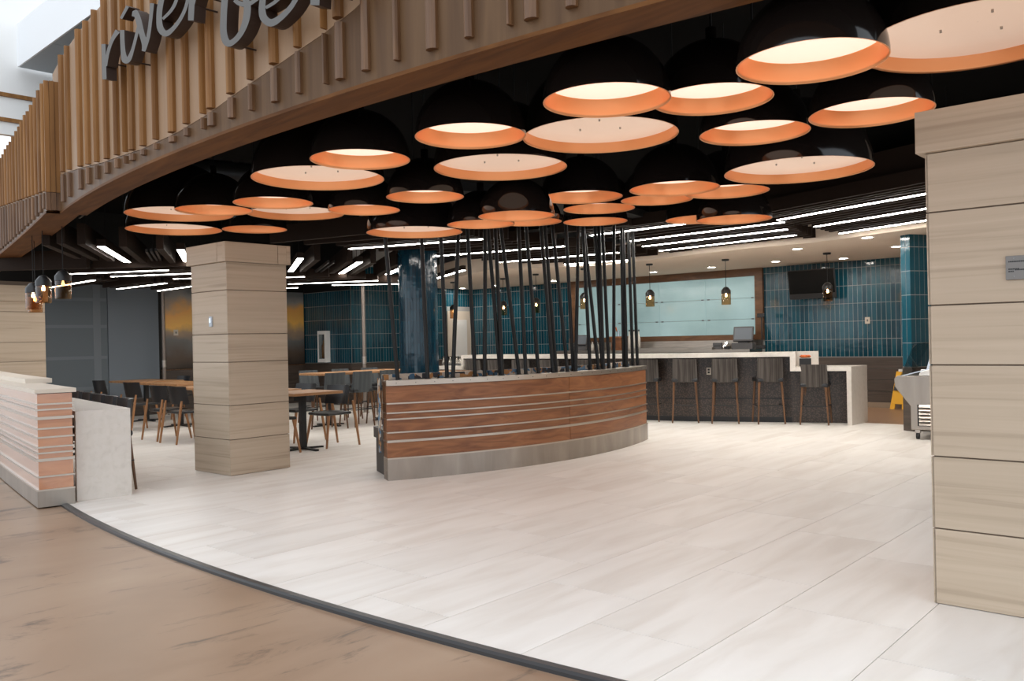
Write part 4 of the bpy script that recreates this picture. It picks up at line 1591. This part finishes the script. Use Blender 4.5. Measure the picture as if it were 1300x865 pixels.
# wooden box with a dispenser on the back counter
p = on_back(785.5, .45)
t = thing('wooden_box', 'brown wooden box on the bar behind the rods', 'box', (p.x, p.y, p.z), -.7)
MB().box(-.12, .12, -.11, .11, .0, .27).build('box_body', 'divider_wood', t)
MB().box(-.16, .16, -.13, .13, .27, .30).build('box_lid', 'divider_wood', t)
p2 = Vector((p.x, p.y, p.z + .30))
t = thing('beer_tap', 'chrome and orange beer tap on the wooden box', 'tap', p2, -.6)
MB().tube([(0, 0, 0), (0, 0, .12)], .022, 10).build('tower', 'chrome', t)
MB().tube([(0, -.02, .10), (-.05, -.06, .12), (-.05, -.07, .08)], .01, 8).build('spout', 'chrome', t)
MB().tube([(-.03, -.03, .12), (-.05, -.03, .2)], .014, 8).build('handle', 'orange_plant', t)
for i, (px, py) in enumerate(((799, 447), (805, 447.2), (811, 447.3), (752, 450), (758, 450))):
    p = on_back(px, .42)
    t = thing('bottle', ['tall pale bottle beside the wooden box, left', 'tall pale bottle beside the wooden box, middle', 'tall pale bottle beside the wooden box, right',
                         'small bottle nearest the till behind the rods', 'small bottle second from the till behind the rods'][i], 'bottle', p, 0, 'bottles on the bar')
    hh = .42 if i < 3 else .2
    MB().lathe([(0, 0), (.035, 0), (.035, hh * .6), (.014, hh * .78), (.014, hh)], 14).build('glass', 'bottle', t)
    MB().lathe([(.016, hh * .95), (.016, hh * 1.04), (0, hh * 1.04)], 10).build('cap', 'plastic_black', t)
# glasses at the left low end of the bar
k = 0
names = ['front', 'second', 'third', 'fourth', 'fifth', 'sixth', 'seventh', 'last']
for r in range(2):
    for c in range(8):
        p = LOWL + lt * (.38 - c * .105) + ln_ * (r * .16 - .1)
        t = thing('drinking_glass', '%s upturned drinking glass from the door in the %s row at the bar end' % (names[c], 'near' if r == 0 else 'far'), 'glass', (p.x, p.y, .865), 0, 'upturned glasses at the bar end')
        MB().lathe([(.040, 0), (.042, .02), (.033, .19), (.0, .19)], 12).build('bowl', 'clear_glass', t)
        MB().lathe([(.041, .0), (.041, .008), (.037, .008)], 12).build('lip', 'warm_white', t)
        k += 1

# television
tv_t = on_s(1040, SA)
tv = thing('television', 'black flat screen television mounted on the blue tiled wall', 'television', st(SA - .22, tv_t, 2.28), GA)
MB().hexa([(-.06, -.44, -.27), (-.06, .44, -.27), (-.01, .44, -.27), (-.01, -.44, -.27)], [(-.16, -.44, .27), (-.16, .44, .27), (-.11, .44, .27), (-.11, -.44, .27)]).build('casing', 'plastic_black', tv, bevel=.006)
MB().hexa([(-.063, -.425, -.25), (-.063, .425, -.25), (-.062, .425, -.25), (-.062, -.425, -.25)], [(-.161, -.425, .255), (-.161, .425, .255), (-.160, .425, .255), (-.160, -.425, .255)]).build('screen', 'screen_black', tv)
MB().bar((-.06, 0, -.05), (.205, 0, .0), .12, .1).build('bracket', 'plastic_black', tv)
t = thing('wall_outlet', 'beige switch plate on the blue tiled wall right of the television', 'outlet', st(SA - .01, on_s(1102, SA), 1.52), GA)
MB().box(-.008, 0, -.045, .045, 0, .12).build('cover_plate', 'outlet', t, bevel=.002)
MB().box(-.012, -.008, -.012, .012, .04, .08).build('toggle', 'plastic_grey', t)
t = thing('wall_outlet', 'small steel switch plate on the mural panel', 'outlet', st(on_t(223, T3), T3 - .02, 1.60), GA)
MB().box(-.05, .05, -.008, 0, 0, .12).build('cover_plate', 'outlet', t, bevel=.002)
MB().box(-.012, .012, -.012, -.008, .04, .08).build('toggle', 'plastic_grey', t)

# blue tiled pillar beside the near column, with single tiles
DP = 11.6
pc = atd(1157, 421, DP)
pil = thing('tiled_pillar', 'square pillar clad in upright blue tiles behind the near column', 'pillar', (pc.x, pc.y, 0), math.radians(20))
PW, PY = .62, .168
MB().box(0.006, PW, .006, PY, 0.0, CEIL).build('core', 'tile_grout', pil)
tp = .083
for face in (0, 1):
    for rr in range(6):
        z0 = .88 + rr * .327
        z1 = min(z0 + .319, CEIL)
        if z1 - z0 < .05:
            continue
        for c in range(int((PY if face == 0 else PW) / tp)):
            u0, u1 = c * tp + .004, (c + 1) * tp - .004
            if face == 0:    # side seen on the right, facing -E1
                mb = MB().box(.002, .006, u0, u1, z0, z1)
            else:            # side seen on the left, facing +E2
                mb = MB().box(u0, u1, .002, .006, z0, z1)
            mb.build('tile', 'teal_tile', pil)
MB().box(-.004, PW, -.004, PY, 0, .87).build('plinth', 'wainscot_wood', pil)

# ================================================================== DISPLAY CASE AND WET FLOOR SIGN
pcz = atz(1159, 558, 0)
dcx = thing('display_case', 'steel refrigerated display case with louvered base on casters', 'display case', (pcz.x, pcz.y, 0), -.62)
prof = [(-.02, .12), (-.02, .42), (-.20, .66), (-.21, .76), (-.17, .80), (1.0, .80), (1.0, .12)]
MB().sweep([(x, 0, z) for x, z in prof], (0, 0, 0), (0, 1.2, 0)).build('body', 'steel_base', dcx, bevel=.008)
MB().box(.06, .9, -.012, -.002, .17, .44).build('vent_recess', 'plastic_black', dcx)
for k in range(6):
    z = .18 + k * .045
    MB().hexa([(.08, -.035, z), (.88, -.035, z), (.88, -.012, z + .01), (.08, -.012, z + .01)], [(.08, -.032, z + .006), (.88, -.032, z + .006), (.88, -.012, z + .034), (.08, -.012, z + .034)]).build('louver', 'steel', dcx)
for x_, y_ in ((.05, .06), (.9, .06), (.05, 1.1), (.9, 1.1)):
    MB().tube([(x_ - .018, y_, .045), (x_ + .018, y_, .045)], .045, 14).build('caster', 'plastic_black', dcx)
    MB().box(x_ - .03, x_ + .03, y_ - .03, y_ + .03, .08, .125).build('caster_fork', 'steel', dcx)
MB().bar((.15, .1, .80), (.26, .1, 1.22), .03, .02, (0, 1, 0)).build('glass_post', 'chrome', dcx)
MB().bar((-.12, .02, .79), (.2, .02, .88), .02, .012).build('glass_rail', 'chrome', dcx)
MB().hexa([(-.14, .05, .80), (-.14, 1.15, .80), (-.134, 1.15, .80), (-.134, .05, .80)], [(.02, .05, 1.2), (.02, 1.15, 1.2), (.026, 1.15, 1.2), (.026, .05, 1.2)]).build('sneeze_guard', 'pane_glass', dcx)
MB().box(.02, .9, .05, 1.15, 1.2, 1.208).build('glass_top', 'pane_glass', dcx)
MB().hexa([(.08, .02, .805), (.2, .02, .805), (.2, .03, .805), (.08, .03, .805)], [(.10, .06, .88), (.22, .06, .88), (.22, .065, .88), (.10, .065, .88)]).build('paper_card', 'white_paint', dcx)

pw = atz(1139, 519, 0)
ws = thing('wet_floor_sign', 'yellow folding wet floor sign by the dark wainscot', 'sign', (pw.x + .05, pw.y - .1, 0), -.9)
for sy in (-1, 1):
    b_ = [(-.15, sy * .16, 0), (.15, sy * .16, 0), (.15, sy * .16 + .02, 0), (-.15, sy * .16 + .02, 0)]
    t_ = [(-.09, sy * .02, .66), (.09, sy * .02, .66), (.09, sy * .02 + .02, .66), (-.09, sy * .02 + .02, .66)]
    lp = []
    rows_ = []
    def lerp3(a, b, u):
        return tuple(a[i] + (b[i] - a[i]) * u for i in range(3))
    mid0 = [lerp3(b_[i], t_[i], .14) for i in range(4)]
    MB().hexa(mid0, t_).build('leaf', 'yellow', ws, bevel=.004)
    for xa, xb in ((0, .28), (.72, 1)):
        def mixx(Q, u):
            return lerp3(Q[0], Q[1], u), lerp3(Q[3], Q[2], u)
        a0_, a3_ = mixx(b_, xa); a1_, a2_ = mixx(b_, xb)
        c0_, c3_ = mixx(mid0, xa); c1_, c2_ = mixx(mid0, xb)
        MB().hexa([a0_, a1_, a2_, a3_], [c0_, c1_, c2_, c3_]).build('foot', 'yellow', ws)
MB().box(-.05, .05, -.03, .04, .655, .70).build('handle', 'white_paint', ws, bevel=.008)
MB().hexa([(-.1, -.117, .33), (.1, -.117, .33), (.1, -.112, .33), (-.1, -.112, .33)], [(-.08, -.066, .52), (.08, -.066, .52), (.08, -.06, .52), (-.08, -.06, .52)]).build('warning_print', 'plastic_black', ws)

# ================================================================== TEAL ROUND COLUMN, STEEL POLES
pt = atd(532, 432, 12.9)
tc_ = thing('round_column', 'round column wrapped in glossy upright teal tiles behind the divider', 'column', (pt.x, pt.y, 0))
RC = .295
MB().lathe([(RC - .006, 0), (RC - .006, 4.02)], 36).build('core', 'black', tc_)
mb = MB()
for rr in range(24):
    z0, z1 = .02 + rr * .165, .02 + rr * .165 + .163
    for k in range(40):
        a0, a1 = 2 * math.pi * (k + .03) / 40, 2 * math.pi * (k + .97) / 40
        b_ = [(RC * math.cos(a), RC * math.sin(a)) for a in (a0, a1)]
        i_ = [(.286 * math.cos(a), .286 * math.sin(a)) for a in (a0, a1)]
        mb.add([(*b_[0], z0), (*b_[1], z0), (*b_[1], z1), (*b_[0], z1), (*i_[0], z0), (*i_[1], z0), (*i_[1], z1), (*i_[0], z1)],
               [(0, 1, 2, 3), (0, 4, 5, 1), (1, 5, 6, 2), (2, 6, 7, 3), (3, 7, 4, 0)])
tag(mb.build('column_tile', 'teal_column', tc_), kind='stuff')
for px, d, lab in ((462, 16.7, 'slim steel pole in front of the blue tiled wall behind the stools'), (208, 17.2, 'slim steel pole between the grey shades and the mural')):
    p = atd(px, 440, d)
    t = thing('steel_pole', lab, 'pole', (p.x, p.y, 0))
    MB().tube([(0, 0, 0), (0, 0, 4.018)], .036, 14).build('pole', 'pole_steel', t)
    MB().tube([(0, 0, .96), (0, 0, 1.1)], .043, 14).build('collar', 'steel', t)
    MB().lathe([(.0, .012), (.09, .012), (.09, 0)], 16).build('floor_flange', 'steel', t)

# fire extinguisher cabinet
tx = on_s(414.5, S2)
fx = thing('extinguisher_cabinet', 'white fire extinguisher cabinet with narrow window on the blue tiled wall', 'cabinet', st(S2 - .01, tx, .94), GA)
W2, HH = .15, .72
MB().box(-.13, 0, -W2, -W2 + .045, 0, HH).box(-.13, 0, W2 - .045, W2, 0, HH).box(-.13, 0, -W2 + .045, W2 - .045, 0, .08).box(-.13, 0, -W2 + .045, W2 - .045, HH - .08, HH).build('frame', 'white_paint', fx)
MB().box(-.02, 0, -W2 + .045, W2 - .045, .08, HH - .08).build('back_plate', 'plastic_grey', fx)
MB().lathe([(0, .09), (.045, .09), (.045, .38), (.02, .44), (.02, .5), (0, .5)], 14, (-.07, 0, 0)).build('extinguisher', 'red_ext', fx)
MB().box(-.128, -.124, -W2 + .045, W2 - .045, .08, HH - .08).build('glass', 'pane_glass', fx)


# ================================================================== DINING TABLES AND CHAIRS
def make_table(label, group, length, width, h, top_t=.035):
    t = thing('dining_table', label, 'table', (0, 0, 0), GA, group)
    MB().box(-length / 2, length / 2, -width / 2, width / 2, h - top_t, h).build('tabletop', 'table_wood', t, bevel=.004)
    for u in ((0,) if length < 1.0 else (-length / 2 + .32, length / 2 - .32)):
        MB().box(u - .035, u + .035, -.035, .035, .02, h - top_t - .01).build('pedestal', 'table_black', t)
        mb = MB()
        for k in range(4):
            an = k * math.pi / 2
            mb.bar((u, 0, .012), (u + .3 * math.cos(an), .3 * math.sin(an), .0), .05, .02)
        mb.build('cross_foot', 'table_black', t)
        MB().box(u - .15, u + .15, -.15, .15, h - top_t - .012, h - top_t).build('mount_plate', 'table_black', t)
    return t


def make_chair(label, group):
    """+X is where the sitter looks"""
    t = thing('dining_chair', label, 'chair', (0, 0, 0), 0, group)
    rows = []
    for i in range(6):
        z = .55 + .25 * i / 5
        rows.append([Vector((-.20 - .05 * i / 5 + .10 * (abs(j / 10 - .5) * 2) ** 2, .47 * (j / 10 - .5), z)) for j in range(11)])
    mb = MB().grid(rows, True)
    mb.grid([[p + Vector((.014, 0, 0)) for p in r][::-1] for r in rows], True)
    bd = rows[0] + [r[-1] for r in rows[1:]] + rows[-1][::-1][1:] + [r[0] for r in rows[::-1]][1:-1]
    mb.grid([bd + bd[:1], [p + Vector((.014, 0, 0)) for p in bd] + [bd[0] + Vector((.014, 0, 0))]])
    mb.build('backrest', 'chair_black', t)
    MB().prism([(-.2, -.19), (.2, -.22), (.23, 0), (.2, .22), (-.2, .19), (-.22, 0)], .42, .455).build('seat', 'chair_black', t, bevel=.012)
    for sy in (-1, 1):
        MB().tube([(-.29, sy * .235, 0), (-.225, sy * .228, .42), (-.195, sy * .225, .60)], [.014, .02, .015], 8).build('rear_leg', 'leg_wood', t)
        MB().tube([(.24, sy * .225, 0), (.17, sy * .19, .42)], [.014, .02], 8).build('front_leg', 'leg_wood', t)
    return t


def at_grid(base, a, b):
    return Vector((base[0] + E1.x * a + E2.x * b, base[1] + E1.y * a + E2.y * b, 0))


GT, GC = 'oak dining tables with black pedestals', 'black dining chairs with oak legs'
P1 = Vector((-4.84, 11.98, 0))             # between the rear feet of the nearest chair left of the column
c1 = P1 + E1 * .28
c2 = Vector((-5.30, 12.45, 0)) + E1 * .28
c3 = Vector((-6.32, 13.85, 0)) + E1 * .28
c4 = Vector((-7.42, 15.05, 0)) + E1 * .28
T1 = (c1 + c2) / 2 + E1 * .62
T2_ = c3 + E1 * .75 + E2 * .1
T3_ = c4 + E1 * .75 + E2 * .1
tab = make_table('oak table nearest the left column on its left side', GT, 0.8, 1.3, .75)
tab.location = T1
dup(tab, T2_, GA, 'oak dining table second from the left column', GT)
dup(tab, T3_, GA, 'oak dining table third and farthest, in front of the grey shades', GT)
T5 = Vector((-2.72, 11.02, 0))
sq = make_table('square oak table just right of the left column', GT, 0.74, 0.74, .75)
sq.location = T5
T6 = Vector((-3.43, 11.72, 0))
dup(sq, T6, GA, 'square oak table farther back behind the left column', GT)
ch = make_chair('black chair nearest the left column, seen from behind', GC)
ch.location = c1
ch.rotation_euler = (0, 0, GA)
for p, rz, lab in ((c2, GA, 'black chair beside the nearest one left of the column'), (c3, GA + .06, 'black chair third from the left column, seen from behind'),
                   (c4, GA - .04, 'black chair farthest left, in front of the grey shades'),
                   (T1 + E1 * .55 + E2 * .33, GA + math.pi, 'black chair across the nearest oak table, facing out'), (T2_ + E1 * .6 - E2 * .1, GA + math.pi, 'black chair across the second oak table'),
                   (T3_ + E1 * .6, GA + math.pi, 'black chair across the farthest oak table'),
                   (T5 + E1 * .44, GA + math.pi, 'black chair right of the column with its side to the camera, at the square table'),
                   (T5 - E1 * .44, GA, 'black chair mostly hidden behind the left column'),
                   (T6 + E1 * .5 - E2 * .1, GA + math.pi, 'black chair at the square table farther back'), (T6 - E1 * .5, GA, 'black chair behind the column at the farther square table')):
    dup(ch, p, rz, lab, GC)

# counter-height tables with grey stools
G2 = 'grey upholstered stools at the high table'
ht = make_table('long high oak table in front of the blue tiled wall', 'high oak tables', 1.9, .7, .88)
ht.location = (-2.66, 14.68, 0)
hs_ = make_table('square high oak table right of the round teal column', 'high oak tables', .74, .74, .88)
hs_.location = (-1.1, 13.62, 0)
gs = None
for i, (p, lab) in enumerate((((-2.93, 13.62), 'grey stool left one at the high table'), ((-2.57, 14.03), 'grey stool in the middle at the high table'),
                              ((-2.20, 14.45), 'grey stool right one at the high table, next to the divider'))):
    if gs is None:
        gs = make_stool(.62, .90, lab, 'grey_fabric', G2)
        gs.location = (p[0], p[1], 0)
        gs.rotation_euler = (0, 0, GA)
    else:
        dup(gs, (p[0], p[1], 0), GA, lab, G2)
for p, lab in (((-3.45, 14.85), 'grey stool far left across the high table'), ((-3.0, 15.35), 'grey stool middle across the high table'), ((-2.55, 15.85), 'grey stool right across the high table')):
    dup(gs, (p[0], p[1], 0), GA + math.pi, lab, G2)

# ================================================================== LEFT COUNTER WITH STEEL STRIPS
pe_c = atz(50, 645, 0)
RCN = math.hypot(pe_c.x - CX, pe_c.y - CY)
phE = math.atan2(pe_c.y - CY, pe_c.x - CX) % (2 * math.pi)
phS = phE - 0.34
cn = thing('striped_counter', 'curved counter with glossy wood panels and steel strips at the left edge', 'counter', arc(phE - .1, RCN - .15))
cb0 = Vector(cn.location)


def rc(p):
    return RCN + max(0.0, phE - p) ** 2 * 9.0


def cslab(name, m, d0, d1, z0, z1, p1=phE, p0=phS, n=40):
    rows = []
    for i in range(n + 1):
        p = p0 + (p1 - p0) * i / n
        r = rc(p)
        rows.append([arc(p, r + d1, z0) - cb0, arc(p, r + d1, z1) - cb0, arc(p, r + d0, z1) - cb0, arc(p, r + d0, z0) - cb0, arc(p, r + d1, z0) - cb0])
    mb = MB().grid(rows)
    mb.add(rows[0][:4], [(0, 1, 2, 3)]).add(rows[-1][:4], [(3, 2, 1, 0)])
    return mb.build(name, m, cn)


DEP = .27
cslab('base_plate', 'steel_base', -DEP - .01, .012, 0, .145)
cslab('core', 'oak_dark', -DEP + .01, -.01, .145, .975, phE - .0005)
lv = [.145, .262, .405, .465, .515, .60, .675, .765, .838, .885, .98]
for i, (z0, z1) in enumerate(zip(lv[:-1], lv[1:])):
    cslab('wood_panel', 'divider_wood_gloss', -DEP, 0, z0 + .006, z1 - .006)
for i, z in enumerate(lv[:-1]):
    hh = .012 if i in (2, 7) else .007
    cslab('steel_strip', 'steel_strip', -DEP - .012, .016, z - hh, z + hh, phE + .0006)
cslab('counter_top', 'warm_white', -DEP - .03, .022, .98, 1.015, phE + .0012)
# raised bit of counter farther left
rows = []
cslab('raised_shelf', 'warm_white', -DEP - .12, -DEP + .12, 1.015, 1.06, phE - .075)

# ================================================================== QUARTZ TABLE BESIDE IT, WITH LOW STOOLS
pq = atz(88.5, 638, 0)
QA = phE - math.pi                         # runs parallel to the counter
QU, QV = Vector((math.cos(QA), math.sin(QA), 0)), Vector((-math.sin(QA), math.cos(QA), 0))
pq = pq + QU * .06
qtb = thing('quartz_table', 'white quartz high table with waterfall end beside the striped counter', 'table', (pq.x, pq.y, 0), QA)
ZQ = .80
QW, QL = .46, 3.4
MB().box(0, QW, 0.0, .05, 0, ZQ - .05).build('waterfall_end', 'quartz', qtb)
MB().box(0, QW, 0, QL, ZQ - .05, ZQ).build('tabletop', 'quartz', qtb)
MB().box(.02, .06, .2, QL, ZQ - .16, ZQ - .05).build('apron', 'steel', qtb)
MB().box(.10, .16, QL - .42, QL - .08, 0, ZQ - .05).build('rear_leg', 'table_black', qtb)
G3 = 'low dark stools along the quartz table'
lab5 = ['dark rounded stool back nearest the waterfall end of the quartz table', 'dark rounded stool back second along the quartz table', 'dark rounded stool back third along the quartz table',
        'dark rounded stool back fourth along the quartz table', 'dark rounded stool back farthest along the quartz table']
ls = make_stool(.57, .865, lab5[0], 'chair_black', G3)
for i, b_ in enumerate((.50, 1.05, 1.55, 2.05, 2.6)):
    p = pq + QU * (QW - .09) + QV * b_
    if i == 0:
        ls.location = p
        ls.rotation_euler = (0, 0, QA + math.pi / 2)
    else:
        dup(ls, p, QA + math.pi / 2, lab5[i], G3)
p = atd(79, 512, 12.2)
t = thing('tub_chair', 'dark round tub chair beyond the quartz table', 'chair', (p.x, p.y, 0), GA)
prf = [(.24, .08), (.29, .35), (.31, .74), (.27, .76), (.25, .45)]
rows = []
for r, z in prf:
    rows.append([Vector((r * math.cos(a), r * math.sin(a), z)) for a in [math.radians(60 + 12 * k) for k in range(21)]])
MB().grid(rows, True).build('shell', 'wainscot_wood', t)
MB().tube([Vector((.29 * math.cos(a), .29 * math.sin(a), .755)) for a in [math.radians(60 + 12 * k) for k in range(21)]], .02, 8).build('top_rail', 'chair_black', t)
MB().lathe([(0, .40), (.25, .40), (.26, .44), (.0, .46)], 20).build('seat', 'chair_black', t)
for k in range(4):
    an = k * math.pi / 2 + .78
    MB().tube([(.22 * math.cos(an), .22 * math.sin(an), 0), (.2 * math.cos(an), .2 * math.sin(an), .42)], .015, 8).build('leg', 'stool_wood', t)
